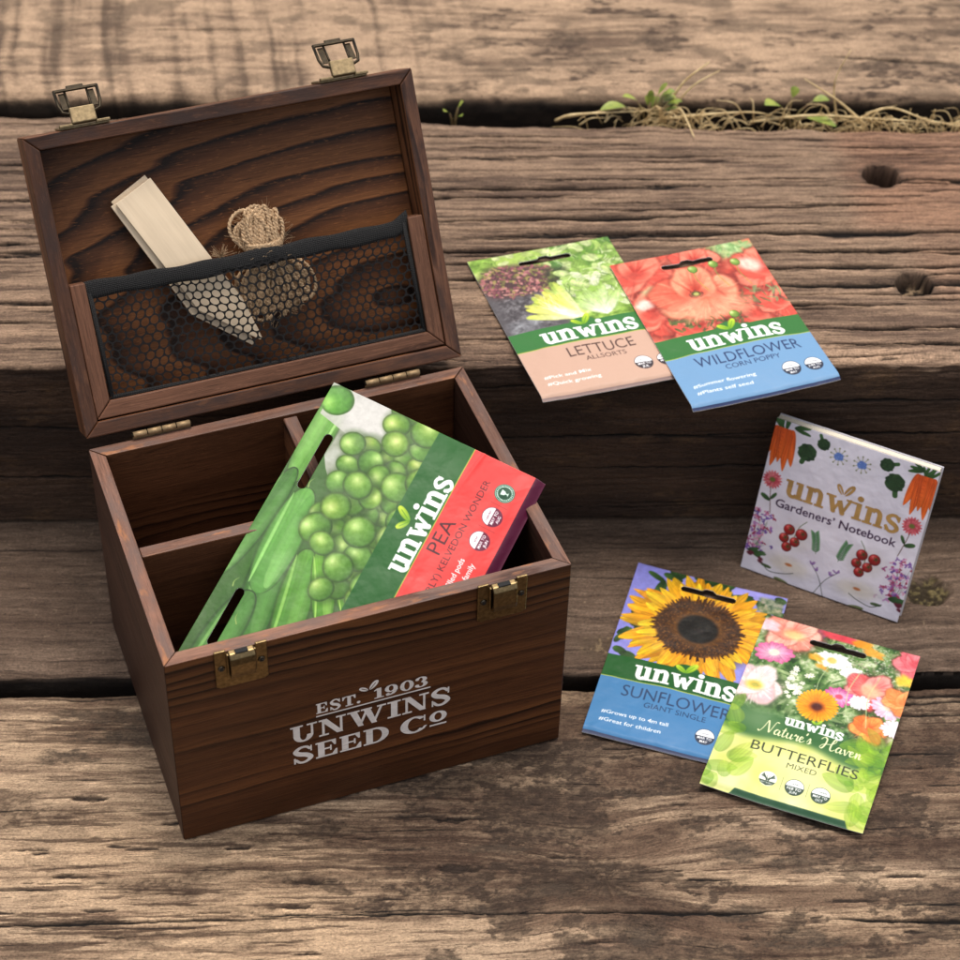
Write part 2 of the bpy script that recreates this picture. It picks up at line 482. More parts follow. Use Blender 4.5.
def style3(X, SS, x, S, rng, s1, s2):
    """upper sleeper: riser face stained near black, tread grey-brown with long checks"""
    top = sstep(-.0006, .0022, SS + (fbm(X * 60, X * 0 + 3, 70, 4, .65) - .5) * .009 + (fbm(X * 60, SS * 300, 68, 3) - .5) * .006)
    sw = SS + (fbm(X * 4, SS * 10, 71, 3) - .5) * .008
    sw = sw - .022 * X * sstep(0, .02, SS)
    f1 = fbm(X * 16, sw * 330, 72, 4, .62)
    f2 = fbm(X * 70, sw * 900, 73, 3, .6)
    low = fbm(X * 5, sw * 30, 74, 4)
    y = SS - s1 + .0036 + .247
    ridg = fbm(X * 3.5, sw * 120, 76, 3)
    h = (f1 - .5) * .0008 + (f2 - .5) * .0005 + (low - .5) * .002 + (ridg - .5) * .0010 * top
    tone = f1 * .40 + f2 * .26 + low * .26 + ridg * .08
    grit = fbm(X * 160, sw * 480, 75, 3, .7)
    c = blend(np.full(X.shape + (3,), 0., np.float32) + np.array([.100, .062, .042], np.float32), (.275, .180, .117), sstep(.36, .62, tone))
    c = c * (.75 + .5 * grit[..., None])
    h = h + (grit - .5) * .0007
    sw2 = SS - .035 * X
    sk = sstep(.63, .68, fbm(X * 7, sw2 * 260, 85, 4, .6)) * .6
    c = blend(c, (.045, .027, .019), sk)
    h = h - sk * .0010
    near = 1 - sstep(.25, .33, y)
    c = c * (1 + .22 * near[..., None] * sstep(.3, .6, ridg)[..., None])
    red = sstep(.40, .43, X + .02 * (fbm(X * 20, SS * 90, 77, 4) - .5)) * sstep(.36, .40, y + .03 * (fbm(X * 9, SS * 30, 78, 3) - .5))
    red = np.maximum(red, .5 * sstep(.43, .46, X) * sstep(.29, .33, y))
    c = blend(c, c * np.array([1.05, .72, .62], np.float32), red * .45)
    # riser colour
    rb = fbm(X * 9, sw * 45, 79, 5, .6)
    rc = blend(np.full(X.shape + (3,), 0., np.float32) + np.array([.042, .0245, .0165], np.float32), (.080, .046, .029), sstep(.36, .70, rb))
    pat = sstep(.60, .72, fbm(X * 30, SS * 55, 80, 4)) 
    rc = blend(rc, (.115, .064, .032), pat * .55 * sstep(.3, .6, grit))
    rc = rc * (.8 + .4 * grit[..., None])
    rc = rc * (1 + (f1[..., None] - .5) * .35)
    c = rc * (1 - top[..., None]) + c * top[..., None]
    dark = np.zeros_like(h)
    ys = lambda yy: yy - .247 - .0036 + s1
    edge_light = np.zeros_like(h)
    add_cracks(h, dark, x, S, rng, 120, (-.25, .55), (ys(.252), ys(.50)), (.04, .16), (.0006, .0013), .0035, .0016,
               [(.15, .56, ys(.378), .0026, .026), (-.2, .12, ys(.352), .0019, .02), (-.22, .20, ys(.408), .0018, .03), (.1, .34, ys(.425), .0019, .035), (.28, .62, ys(.345), .0018, .02),
                (.12, .30, ys(.330), .0016, .03), (.33, .60, ys(.327), .0021, .02), (.14, .42, ys(.300), .0010, .02), (.3, .55, ys(.283), .0011, .02), (-.2, .1, ys(.305), .001, .02), (.30, .6, ys(.362), .0013, .03),
                (.12, .25, ys(.359), .0010, .04), (-.22, .02, ys(.445), .001, .02), (.42, .62, ys(.441), .0012, .01), (.17, .40, ys(.462), .001, .03), (.1, .3, ys(.272), .0009, .01), (.36, .56, ys(.268), .001, .01),
                (.13, .33, ys(.392), .0019, .05), (.15, .29, ys(.372), .0009, .04), (.2, .46, ys(.405), .0011, .04), (.12, .24, ys(.346), .0009, .03), (.3, .5, ys(.315), .001, .02)], (.005, .055), edge_light)
    add_cracks(h, dark, x, S, rng, 12, (-.25, .55), (-.115, -.006), (.06, .3), (.0003, .0006), .002, .002,
               [(-.25, .2, -.045, .0008, .01), (.12, .55, -.052, .0008, .012), (.2, .55, -.078, .0007, .01), (.28, .5, -.025, .0008, .02), (-.2, .0, -.085, .0007, 0), (.16, .3, -.012, .0008, .03)], (-.01, .03))
    c = c * (1 + .45 * (edge_light * top)[..., None])
    hm = np.zeros_like(h)
    for (hx, hy, rd, dp) in ((.4375, .4445, .0125, .030), (.4385, .3262, .0125, .013)):
        q = np.hypot(X - hx, y - hy) / rd + (fbm(X * 70, SS * 70, 82, 3) - .5) * .3
        k = 1 - sstep(.82, 1.02, q)
        bev = np.exp(-((q - 1.05) / .18) ** 2)
        h = h - k * dp - bev * .0006
        lump = fbm(X * 260, SS * 260, 83, 3)
        h = h + k * (lump - .5) * (.006 if dp < .02 else .002)
        c = blend(c, (.006, .004, .003), k * .97)
        c = blend(c, (.055, .036, .025), np.clip(bev * .5, 0, 1) * (1 - k))
        if dp < .02:
            c = blend(c, (.22, .15, .09), k * sstep(.58, .7, lump))
    c = blend(c, (.006, .004, .003), np.clip(dark * 1.5, 0, 1))
    return h, c, sw


def style4(X, SS, x, S, rng, s1, s2):
    """rearmost sleeper: pale tan with band-saw marks and dark splotches"""
    sw = SS + (fbm(X * 4, SS * 10, 91, 3) - .5) * .01
    f1 = fbm(X * 22, sw * 220, 92, 4, .6)
    low = fbm(X * 8, sw * 30, 94, 4)
    xs = X + .12 * (SS - .03) + .010 * (fbm(X * 14, SS * 20, 95, 3) - .5)
    saw = fbm(xs * 95, SS * 3, 96, 3, .7)
    sawm = (1 - sstep(.07, .20, X)) * .9 + .12
    h = (f1 - .5) * .0012 + (low - .5) * .002 + (saw - .5) * .0016 * sawm
    tone = f1 * .4 + low * .35 + (saw * sawm + .5 * (1 - sawm)) * .35
    c = blend(np.full(X.shape + (3,), 0., np.float32) + np.array([.135, .086, .056], np.float32), (.41, .277, .177), sstep(.36, .64, tone))
    grit = fbm(X * 120, sw * 260, 90, 4, .65)
    c = c * (.70 + .6 * grit[..., None])
    stip = sstep(.42, .58, fbm(X * 170, SS * 260, 89, 3, .7))
    c = c * (1 - .30 * (sawm * sstep(.52, .30, saw) if False else sawm * (1 - sstep(.30, .50, saw))))[..., None]
    bl = sstep(.52, .64, fbm(X * 26, sw * 70, 97, 4, .65) + (grit - .5) * .4) * (.2 + .55 * sstep(.08, .22, X))
    c = blend(c, (.055, .034, .023), np.clip(bl * (.45 + .75 * stip), 0, 1))
    mo = sstep(.58, .68, fbm(X * 50, SS * 90, 98, 3)) * .5
    c = blend(c, (.10, .068, .045), mo)
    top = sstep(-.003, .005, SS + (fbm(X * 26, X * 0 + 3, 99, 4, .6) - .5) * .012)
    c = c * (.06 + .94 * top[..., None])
    dark = np.zeros_like(h)
    add_cracks(h, dark, x, S, rng, 14, (-.25, .55), (.02, .2), (.03, .1), (.0006, .0012), .002, .002, [(.42, .52, .05, .002, -.1)])
    c = blend(c, (.014, .010, .008), dark)
    return h, c, sw


def K(v):
    return lambda x: np.zeros_like(x) + v


XS = axis_pts([(-.62, -.18, .008), (-.18, .57, .0006), (.57, 1.05, .008)])
XS4 = axis_pts([(-.62, -.22, .008), (-.22, .6, .001), (.6, 1.05, .008)])
sleeper('pale blotched timber sleeper in front, under the box corner and the seed packets', 1, XS, K(-.14), lambda x: .1085 + .0008 * np.sin(x * 9) + .0022 * (fbm(x * 30, x * 0, 401, 4, .6) - .5), 0., -.13,
        [(-.13, -.006, .012)], [(0, .17, .003), (.17, 1, .00058)], style1)
sleeper('dark brown timber sleeper forming the narrow tread under the notebook', 2, XS, lambda x: .1178 + .001 * np.sin(x * 7 + 1) + .0026 * (fbm(x * 26, x * 0, 402, 4, .6) - .5), K(.36), 0., -.13,
        [(-.13, -.03, .012), (-.03, -.006, .002)], [(0, .56, .0006), (.56, 1, .01)], style2, .0032)
Z3 = .1285
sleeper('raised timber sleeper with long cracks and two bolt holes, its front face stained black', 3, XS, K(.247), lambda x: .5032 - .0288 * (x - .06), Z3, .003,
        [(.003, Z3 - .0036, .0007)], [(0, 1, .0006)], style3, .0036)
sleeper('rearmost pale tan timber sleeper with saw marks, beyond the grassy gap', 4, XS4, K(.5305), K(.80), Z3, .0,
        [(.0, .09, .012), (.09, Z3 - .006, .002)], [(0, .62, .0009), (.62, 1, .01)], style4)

# soil: one sheet below everything, and the packed earth in the rear joint
def soil_mat():
    t = Nt('soil')
    tc = t.n('ShaderNodeTexCoord').outputs['Object']
    n = t.noise(tc, 160, 6, .65)
    c = t.ramp(n, [(.3, (.012, .008, .006)), (.6, (.035, .024, .016)), (.8, (.08, .055, .035))])
    return t.out(Base_Color=c, Roughness=.95, Normal=t.bump(n, .9, .004))


MS = soil_mat()
gx = np.linspace(-8, 8, 41)
GX, GY = np.meshgrid(gx, gx)
GZ = -.135 + (fbm(GX * .7, GY * .7, 5) - .5) * .02
link('ground', mesh_np('ground', np.stack([GX, GY, GZ], -1).reshape(-1, 3), grid_faces(41, 41), [MS]), None, kind='structure')
gx = np.arange(-.6, 1.03, .003); gy = np.linspace(.46, .56, 34)
GX, GY = np.meshgrid(gx, gy)
GZ = .088 + (fbm(GX * 40, GY * 40, 6, 4) - .5) * .022 + .012 * fbm(GX * 9, GY * 9, 8)
link('packed_soil', mesh_np('packed_soil', np.stack([GX, GY, GZ], -1).reshape(-1, 3), grid_faces(len(gy), len(gx)), [MS]), None, kind='structure')
# ------------------------------------------------------------------ burnt pine of the box
def pine_mat(name, c0, c1, c2, ring=95., warp=.010, cath=None, rough=.42, scratch=.3, patch=None, uneven=.03, flat=True):
    """c0 late wood line, c1 mid, c2 light early wood. 'grain' = (along, across, depth) in metres"""
    t = Nt(name)
    g = t.attr('grain', 'Vector')
    sx = t.n('ShaderNodeSeparateXYZ', {'Vector': g})
    wv = t.noise(t.mapping(g, (5.5, 22, 22)), 1, 3, .5)
    wv2 = t.noise(t.mapping(g, (26, 60, 60)), 1, 2, .5)
    if cath:
        cx, cy, k = cath
        dx = t.math('MULTIPLY', t.math('SUBTRACT', sx.outputs[0], cx), k)
        dy = t.math('SUBTRACT', sx.outputs[1], cy)
        base = t.math('SQRT', t.math('ADD', t.math('MULTIPLY', dx, dx), t.math('MULTIPLY', dy, dy)))
    else:
        base = sx.outputs[1]
    band = t.noise(t.mapping(g, (1.2, 38, 38), (4, 7, 2)), 1, 2, .5)
    base = t.math('ADD', base, t.math('MULTIPLY', band, uneven))
    amp = t.ramp(t.noise(t.mapping(g, (2.5, 26, 26), (9, 3, 5)), 1, 2, .5), [(.40, .08), (.62, 1.)])
    fld = t.math('ADD', base, t.math('ADD', t.math('MULTIPLY', wv, warp * 4), t.math('MULTIPLY', wv2, warp * .35)))
    fr = t.math('FRACT', t.math('MULTIPLY', fld, ring))
    prof = t.ramp(fr, [(0., 1.), (.10, .12), (.5, .30), (.80, .62), (.97, 1.)])
    if flat:
        prof = t.math('ADD', t.math('MULTIPLY', t.math('SUBTRACT', prof, .42), amp), .42)
    pr2 = t.ramp(t.math('FRACT', t.math('MULTIPLY', fld, ring * 3.7)), [(0., 1.), (.3, .72), (.8, .86), (1., 1.)])
    pore = t.ramp(t.noise(t.mapping(g, (55, 1250, 1250), (2, 4, 6)), 1, 2, .6), [(.335, .45), (.375, 1.)])
    vary = t.noise(t.mapping(g, (4, 30, 30)), 1, 3)
    fib = t.noise(t.mapping(g, (45, 1500, 1500)), 1, 4, .6)
    base_c = t.ramp(prof, [(.1, c2), (.45, c1), (.95, c0)])
    vv = t.ramp(vary, [(.3, .62), (.7, 1.35)])
    colr = t.mix('MULTIPLY', .8, base_c, vv)
    ff = t.ramp(fib, [(.3, .62), (.7, 1.35)])
    colr = t.mix('MULTIPLY', .75, colr, ff)
    colr = t.mix('MULTIPLY', .5, colr, pr2)
    colr = t.mix('MULTIPLY', .8, colr, pore)
    if patch:
        pn_ = t.noise(t.mapping(g, (30, 90, 90)), 1, 4, .6)
        colr = t.mix('MIX', t.ramp(pn_, [(.45, 0.), (.62, .75)]), colr, (*patch[0], 1))
        pn2 = t.noise(t.mapping(g, (45, 160, 160), (5, 3, 1)), 1, 4, .6)
        colr = t.mix('MIX', t.ramp(pn2, [(.60, 0.), (.70, .8)]), colr, (*patch[1], 1))
    # fine brush scratches across the figure
    sc = t.noise(t.mapping(g, (180, 1700, 1), (0, 0, 0), (0, 0, R(52))), 1, 3, .6)
    scm = t.ramp(sc, [(.58, 0.), (.70, 1.)])
    colr = t.mix('MIX', t.math('MULTIPLY', scm, scratch), colr, (c2[0] * 2., c2[1] * 2., c2[2] * 2., 1))
    h = t.math('ADD', t.math('MULTIPLY', prof, -.6), t.math('MULTIPLY', fib, .5))
    rg = t.ramp(fib, [(.3, rough + .12), (.7, rough - .05)])
    t.put(t.b.inputs['Specular IOR Level'], .22)
    return t.out(Base_Color=colr, Roughness=rg, Normal=t.bump(h, .45, .0005))


M_FRONT = pine_mat('burnt_pine_front', (.017, .0064, .0034), (.078, .0268, .0105), (.152, .056, .0185), 120, .0042, None, .38, .06)
M_SIDE = pine_mat('burnt_pine_side', (.026, .0115, .0072), (.054, .024, .0145), (.080, .036, .021), 120, .006, None, .5, .12)
M_IN = pine_mat('burnt_pine_inside', (.018, .0080, .0045), (.120, .0450, .0190), (.22, .088, .036), 95, .010, None, .5, .2)
M_RIM = pine_mat('worn_skylit_pine_edge', (.090, .043, .030), (.185, .090, .060), (.27, .138, .090), 160, .005, None, .42, .15, ((.130, .088, .075), (.36, .15, .065)))  # worn edge; sky sheen on upward faces put into its paler colour
M_LIDP = pine_mat('burnt_pine_lid_panel', (.014, .0058, .0028), (.086, .0305, .0105), (.165, .062, .0195), 108, .0036, (.192, .046, .30), .46, .34, None, .012, False)
M_BRASS = plain('aged_brass', (.22, .155, .075), .36, 1., .5, .35, 500)
M_BRASS_L = plain('pale_brass', (.62, .43, .20), .3, 1., .5, .15, 500)
M_BRASS_D = plain('tarnished_brass', (.040, .030, .018), .42, .85, .5, .4, 400)
M_BRONZE = plain('antique_bronze', (.25, .185, .10), .52, .7, .4, .3, 450)
M_HINGE = plain('matt_hinge_brass', (.34, .23, .12), .55, .5, .4, .2, 500)
M_SCREW = plain('dull_screw_steel', (.10, .085, .065), .35, 1., .5, .3, 700)
M_BLACK = plain('recess_shade_black', (.004, .004, .004), .8)  # near-black colour stands in for shade inside slot and screw drives


class Wood:
    """collects solid pieces into one mesh, each carrying its own grain coordinates"""
    def __init__(s):
        s.v = []; s.f = []; s.g = []; s.mi = []; s.n = 0

    def prism(s, plan, lo, hi, axis, gaxis, bevel=.0007, mi=0, goff=None, top_mi=None):
        """plan: 2-D polygon, extruded lo..hi along 'axis' (0,1,2); gaxis: grain axis"""
        o = [a for a in range(3) if a != axis]
        bm = bmesh.new()
        def mk(h):
            out = []
            for p in plan:
                c = [0, 0, 0]; c[o[0]] = p[0]; c[o[1]] = p[1]; c[axis] = h
                out.append(bm.verts.new(c))
            return out
        a = mk(lo); b = mk(hi)
        bm.faces.new(a); bm.faces.new(b)
        k = len(a)
        for i in range(k):
            bm.faces.new((a[i], a[(i + 1) % k], b[(i + 1) % k], b[i]))
        bmesh.ops.recalc_face_normals(bm, faces=bm.faces)
        if bevel:
            bmesh.ops.bevel(bm, geom=bm.edges[:], offset=bevel, segments=2, affect='EDGES', profile=.5)
        off = goff if goff is not None else (random.uniform(0, 3), random.uniform(0, 3), random.uniform(0, 3))
        other = [a_ for a_ in range(3) if a_ != gaxis]
        bm.verts.index_update()
        for v in bm.verts:
            s.v.append(v.co[:])
            s.g.append((v.co[gaxis] + off[0], v.co[other[1]] + off[1] + .6 * v.co[other[0]], v.co[other[0]] + off[2]))
        ta = top_mi
        for f in bm.faces:
            s.f.append([v.index + s.n for v in f.verts])
            s.mi.append(ta[1] if (ta and f.normal[abs(ta[0]) - 1] * (1 if ta[0] > 0 else -1) > .6) else mi)
        s.n = len(s.v)
        bm.free()
        return s

    def box(s, x0, x1, y0, y1, z0, z1, gaxis, **k):
        return s.prism([(x0, y0), (x1, y0), (x1, y1), (x0, y1)], z0, z1, 2, gaxis, **k)

    def build(s, name, mats, parent, **k):
        me = bpy.data.meshes.new(name)
        me.from_pydata(s.v, [], s.f)
        for mm in mats:
            me.materials.append(mm)
        me.polygons.foreach_set('material_index', s.mi)
        at = me.attributes.new('grain', 'FLOAT_VECTOR', 'POINT')
        at.data.foreach_set('vector', np.array(s.g, np.float32).ravel())
        me.update()
        return link(name, me, parent, **k)


class Parts:
    """plain mesh collector (metal fittings, tubes)"""
    def __init__(s):
        s.bm = bmesh.new()

    def box(s, x0, x1, y0, y1, z0, z1, bevel=0., M=None):
        r = bmesh.ops.create_cube(s.bm, size=1)
        vs_ = r['verts']
        for v in vs_:
            v.co = Vector(((x0 + x1) / 2 + v.co.x * (x1 - x0), (y0 + y1) / 2 + v.co.y * (y1 - y0), (z0 + z1) / 2 + v.co.z * (z1 - z0)))
        if bevel:
            es = list({e for v in vs_ for e in v.link_edges})
            r2 = bmesh.ops.bevel(s.bm, geom=es, offset=bevel, segments=2, affect='EDGES', profile=.5)
            vs_ = list({v for f in r2['faces'] for v in f.verts} | {v for v in vs_ if v.is_valid})
        if M is not None:
            for v in vs_:
                v.co = M @ v.co
        return s

    def cyl(s, p, q, r0, r1=None, seg=12, cap=True):
        p = Vector(p); q = Vector(q); r1 = r0 if r1 is None else r1
        d = (q - p).normalized()
        a = d.orthogonal().normalized(); b = d.cross(a)
        A = [s.bm.verts.new(p + (a * math.cos(t) + b * math.sin(t)) * r0) for t in np.linspace(0, 2 * math.pi, seg, endpoint=False)]
        B = [s.bm.verts.new(q + (a * math.cos(t) + b * math.sin(t)) * r1) for t in np.linspace(0, 2 * math.pi, seg, endpoint=False)]
        for i in range(seg):
            f = s.bm.faces.new((A[i], A[(i + 1) % seg], B[(i + 1) % seg], B[i])); f.smooth = True
        if cap:
            s.bm.faces.new(A[::-1]); s.bm.faces.new(B)
        return s

    def tube(s, pts, rad, seg=6, cap=True):
        pts = [Vector(p) for p in pts]
        n = len(pts)
        rings = []
        ref = None
        for i, p in enumerate(pts):
            d = (pts[min(i + 1, n - 1)] - pts[max(i - 1, 0)]).normalized()
            if ref is None:
                ref = d.orthogonal().normalized()
            ref = (ref - d * ref.dot(d)).normalized()
            b = d.cross(ref)
            r = rad[i] if hasattr(rad, '__len__') else rad
            rings.append([s.bm.verts.new(p + (ref * math.cos(2 * math.pi * k / seg) + b * math.sin(2 * math.pi * k / seg)) * r) for k in range(seg)])
        for A, B in zip(rings, rings[1:]):
            for i in range(seg):
                f = s.bm.faces.new((A[i], A[(i + 1) % seg], B[(i + 1) % seg], B[i])); f.smooth = True
        if cap and seg > 2:
            s.bm.faces.new(rings[0][::-1]); s.bm.faces.new(rings[-1])
        return s

    def prism(s, plan, lo, hi, axis, bevel=0., M=None):
        o = [a for a in range(3) if a != axis]
        def mk(h):
            out = []
            for p in plan:
                c = [0, 0, 0]; c[o[0]] = p[0]; c[o[1]] = p[1]; c[axis] = h
                out.append(s.bm.verts.new(c))
            return out
        a = mk(lo); b = mk(hi); k = len(a)
        fs = [s.bm.faces.new(a), s.bm.faces.new(b)]
        for i in range(k):
            fs.append(s.bm.faces.new((a[i], a[(i + 1) % k], b[(i + 1) % k], b[i])))
        bmesh.ops.recalc_face_normals(s.bm, faces=fs)
        vs_ = a + b
        if bevel:
            es = list({e for v in vs_ for e in v.link_edges})
            r2 = bmesh.ops.bevel(s.bm, geom=es, offset=bevel, segments=2, affect='EDGES', profile=.5)
            vs_ = list({v for f in r2['faces'] for v in f.verts} | {v for v in vs_ if v.is_valid})
        if M is not None:
            for v in vs_:
                v.co = M @ v.co
        return s

    def build(s, name, mat, parent=None, loc=None, smooth=False, **k):
        me = bpy.data.meshes.new(name)
        s.bm.normal_update()
        s.bm.to_mesh(me); s.bm.free()
        me.materials.append(mat)
        if smooth:
            me.polygons.foreach_set('use_smooth', np.ones(len(me.polygons), dtype=bool))
        o = link(name, me, parent, **k)
        if loc is not None:
            o.location = loc
        return o


# ------------------------------------------------------------------ the box
W, D, H, T = .220, .169, .1431, .008
BOX_RZ = R(18.4)
box = empty('storage_box', (0, 0, 0), BOX_RZ, 'dark burnt pine box with its hinged lid propped open and white lettering on the front', 'box')
ZB = .0006
TOP = (3, 1)
mi = .00025                               # hairline mitre
front = Wood().prism([(0, 0), (W, 0), (W - T - mi, T), (T + mi, T)], ZB, H, 2, 0, top_mi=TOP, bevel=.0006).build('front_panel', [M_FRONT, M_RIM], box)
Wood().prism([(T + mi, D - T), (W - T - mi, D - T), (W, D), (0, D)], ZB, H, 2, 0, top_mi=TOP, bevel=.0006).build('back_panel', [M_IN, M_RIM], box)
Wood().prism([(0, mi), (T, T + mi), (T, D - T - mi), (0, D - mi)], ZB, H - .0002, 2, 1, top_mi=TOP, bevel=.0006).build('side_panel', [M_SIDE, M_RIM], box)
Wood().prism([(W, mi), (W, D - mi), (W - T, D - T - mi), (W - T, T + mi)], ZB, H - .0002, 2, 1, top_mi=TOP, bevel=.0006).build('side_panel', [M_SIDE, M_RIM], box)
Wood().box(T + .0002, W - T - .0002, T + .0002, D - T - .0002, .003, .009, 0).build('base_panel', [M_IN], box)
Wood().box(T + .0003, W - T - .0003, .0792, .0868, .0093, H - .0012, 0, top_mi=TOP).build('divider', [M_IN, M_RIM], box)
Wood().box(.1092, .1172, .0872, D - T - .0003, .0093, H - .0016, 1, top_mi=TOP).build('divider', [M_IN, M_RIM], box)

# lid, hinged at the back: local axes u = x, v = up the open lid, w = outwards behind it
TH = R(33.0)
lidM = Matrix(((1, 0, 0, 0), (0, math.sin(TH), math.cos(TH), .1707), (0, math.cos(TH), -math.sin(TH), .1491), (0, 0, 0, 1)))
LV, LD, LI = .1664, .030, .022
RIMF = (-3, 1)
wd = Wood()
wd.prism([(0, 0), (W, 0), (W - T - mi, T), (T + mi, T)], 0, LD, 2, 0, top_mi=RIMF)
wd.prism([(T + mi, LV - T), (W - T - mi, LV - T), (W, LV), (0, LV)], 0, LD, 2, 0, top_mi=RIMF)
wd.prism([(0, mi), (T, T + mi), (T, LV - T - mi), (0, LV - mi)], .0002, LD, 2, 1, top_mi=RIMF)
wd.prism([(W, mi), (W, LV - mi), (W - T, LV - T - mi), (W - T, T + mi)], .0002, LD, 2, 1, top_mi=RIMF)
M_RIML = pine_mat('pine_lid_rim', (.030, .0135, .0085), (.085, .037, .021), (.145, .066, .038), 130, .006, None, .42, .15, ((.040, .024, .020), (.125, .055, .028)))
lid = wd.build('lid', [M_IN, M_RIML], box)
lid.matrix_local = lidM
Wood().box(T + .0003, W - T - .0003, T + .0003, LV - T - .0003, LI, LD - .002, 0, goff=(0, 0, 0)).build('lid_panel', [M_LIDP], lid)
# pocket frame: U of three strips, just inside the rim
pf = Wood()
pf.prism([(.0083, .0088), (W - .0083, .0088), (W - .0173, .0180), (.0173, .0180)], .0013, .0125, 2, 0)
pf.prism([(.0083, .0092), (.0170, .0183), (.0170, .0842), (.0083, .0842)], .0016, .0125, 2, 1)
pf.prism([(W - .0083, .0092), (W - .0083, .0846), (W - .0172, .0846), (W - .0172, .0183)], .0016, .0125, 2, 1)
M_PF = pine_mat('pine_pocket_frame', (.048, .021, .0125), (.140, .062, .035), (.20, .093, .054), 130, .006, None, .42, .2)
pf.build('pocket_frame', [M_PF], lid)

# netting: rounded-hexagon mesh, bellied forward a little, bound by a woven band
def net_fabric():
    t = Nt('black_net')
    t.put(t.b.inputs['Specular IOR Level'], .2)
    return t.out(Base_Color=(.010, .009, .009, 1), Roughness=.7)


M_NET = net_fabric()
nb = bmesh.new()
px_, Rh = .0052, .0052 / math.sqrt(3)
def net_w(u, v):
    a = (u - .017) / .186; b = (v - .018) / .064
    return .0045 - .0028 * math.sin(math.pi * min(1, max(0, a))) * (.35 + .65 * b) + .0006 * math.sin(u * 130 + v * 90)
row = 0
v = .0165
vc = {}
while v < .082:
    u = .0165 + (px_ / 2 if row % 2 else 0)
    while u < .2040:
        def clampv(p, q):
            return (min(max(p, .0168), .2034), min(max(q, .0178), .0790))
        outer = []; inner = []
        for k in range(12):
            a = math.pi / 6 * k + math.pi / 6
            ro = Rh if k % 2 == 0 else Rh * math.cos(math.pi / 6)
            outer.append(clampv(u + ro * math.cos(a), v + ro * math.sin(a)))
            ri_ = Rh * math.cos(math.pi / 6) - .00031
            inner.append(clampv(u + ri_ * math.cos(a), v + ri_ * math.sin(a)))
        def gv(p):
            key = (round(p[0], 5), round(p[1], 5))
            if key not in vc:
                e_ = min(1, (p[0] - .0168) / .012, (.2034 - p[0]) / .012, (p[1] - .0178) / .012)
                ju = (.0016 * math.sin(p[1] * 95 + p[0] * 31) + .0009 * math.sin(p[1] * 210 - p[0] * 60 + 2)) * e_
                jv = (.0013 * math.sin(p[0] * 70 + p[1] * 40 + 1) - .0016 * math.sin(math.pi * (p[0] - .0168) / .1866)) * e_
                vc[key] = nb.verts.new((p[0] + ju, p[1] + jv, net_w(*p) - (.0028 * math.exp(-((p[0] - .122) / .022) ** 2 - ((p[1] - .062) / .02) ** 2) + .0012 * math.exp(-((p[0] - .095) / .013) ** 2)) * e_))
            return vc[key]
        O = [gv(p) for p in outer]; I = [gv(p) for p in inner]
        for k in range(12):
            q = [O[k], O[(k + 1) % 12], I[(k + 1) % 12], I[k]]
            q2 = []
            for vv_ in q:
                if vv_ not in q2:
                    q2.append(vv_)
            if len(q2) >= 3:
                try:
                    nb.faces.new(q2)
                except ValueError:
                    pass
        u += px_
    v += Rh * 1.5
    row += 1
me = bpy.data.meshes.new('pocket_net'); nb.to_mesh(me); nb.free(); me.materials.append(M_NET)
netO = link('pocket_net', me, lid)
sm = netO.modifiers.new('thickness', 'SOLIDIFY'); sm.thickness = .0004; sm.offset = 0

t = Nt('woven_black_band')
g = t.n('ShaderNodeTexCoord').outputs['Object']
wv = t.n('ShaderNodeTexWave', {'Vector': t.mapping(g, (1, .55, 0)), 'Scale': 260., 'Distortion': .6}, bands_direction='X').outputs[1]
wv2 = t.n('ShaderNodeTexWave', {'Vector': t.mapping(g, (.2, 1, 0)), 'Scale': 330., 'Distortion': .6}, bands_direction='Y').outputs[1]
hh = t.math('MULTIPLY', wv, wv2)
M_BAND = t.out(Base_Color=t.ramp(hh, [(.1, (.003, .003, .003)), (.7, (.015, .014, .014))]), Roughness=.85, Normal=t.bump(hh, .8, .0006))
us = np.linspace(.0165, .2036, 120)
rows = []
for (dv, dw) in ((0, .0006), (.0002, -.0004), (.002, -.0011), (.0048, -.0014), (.0076, -.0011), (.0094, -.0004), (.0096, .0006), (.0048, .0011)):
    uu = us
    a = (uu - .0165) / .187
    sag = -.0008 * np.sin(np.pi * a) + .0003 * np.sin(uu * 60)
    up = np.where(a > .955, (a - .955) / .045 * .004, 0)
    vv = .0746 + dv + sag + up + .0004 * np.sin(uu * 210 + dv * 300)
    ww = np.array([net_w(x_, .080) for x_ in uu]) + dw
    rows.append(np.stack([uu, vv, ww], -1))
rows.append(rows[0])
link('net_band', mesh_np('net_band', np.array(rows).reshape(-1, 3), grid_faces(9, 120), [M_BAND]), lid)
# black binding tape down the sides and along the bottom of the net
bt = Parts()
for path in ([(.0186, .078), (.0188, .05), (.0190, .0195)], [(.0190, .0192), (.06, .0186), (.11, .0190), (.16, .0186), (.2020, .0190)], [(.2016, .0195), (.2012, .05), (.2008, .082)]):
    bt.tube([(p[0], p[1], .0042) for p in path], .0014, 6)
bt.build('net_binding', M_BAND, lid)

# hinges
for x0 in (.0253, .1607):
    hp = Parts()
    for k in range(4):
        xa = x0 + k * .0082
        hp.cyl((xa + .0003, .1690, .1462), (xa + .0079, .1690, .1462), .0017, seg=14)
    hp.box(x0, x0 + .0328, .1692, .1698, .1300, .1455)
    hg = hp.build('hinge', M_HINGE, box)
    pn = Parts().cyl((x0 - .0004, .1690, .1462), (x0 + .0332, .1690, .1462), .0012, seg=10)
    pn.build('hinge_pin', M_BRASS_D, hg)

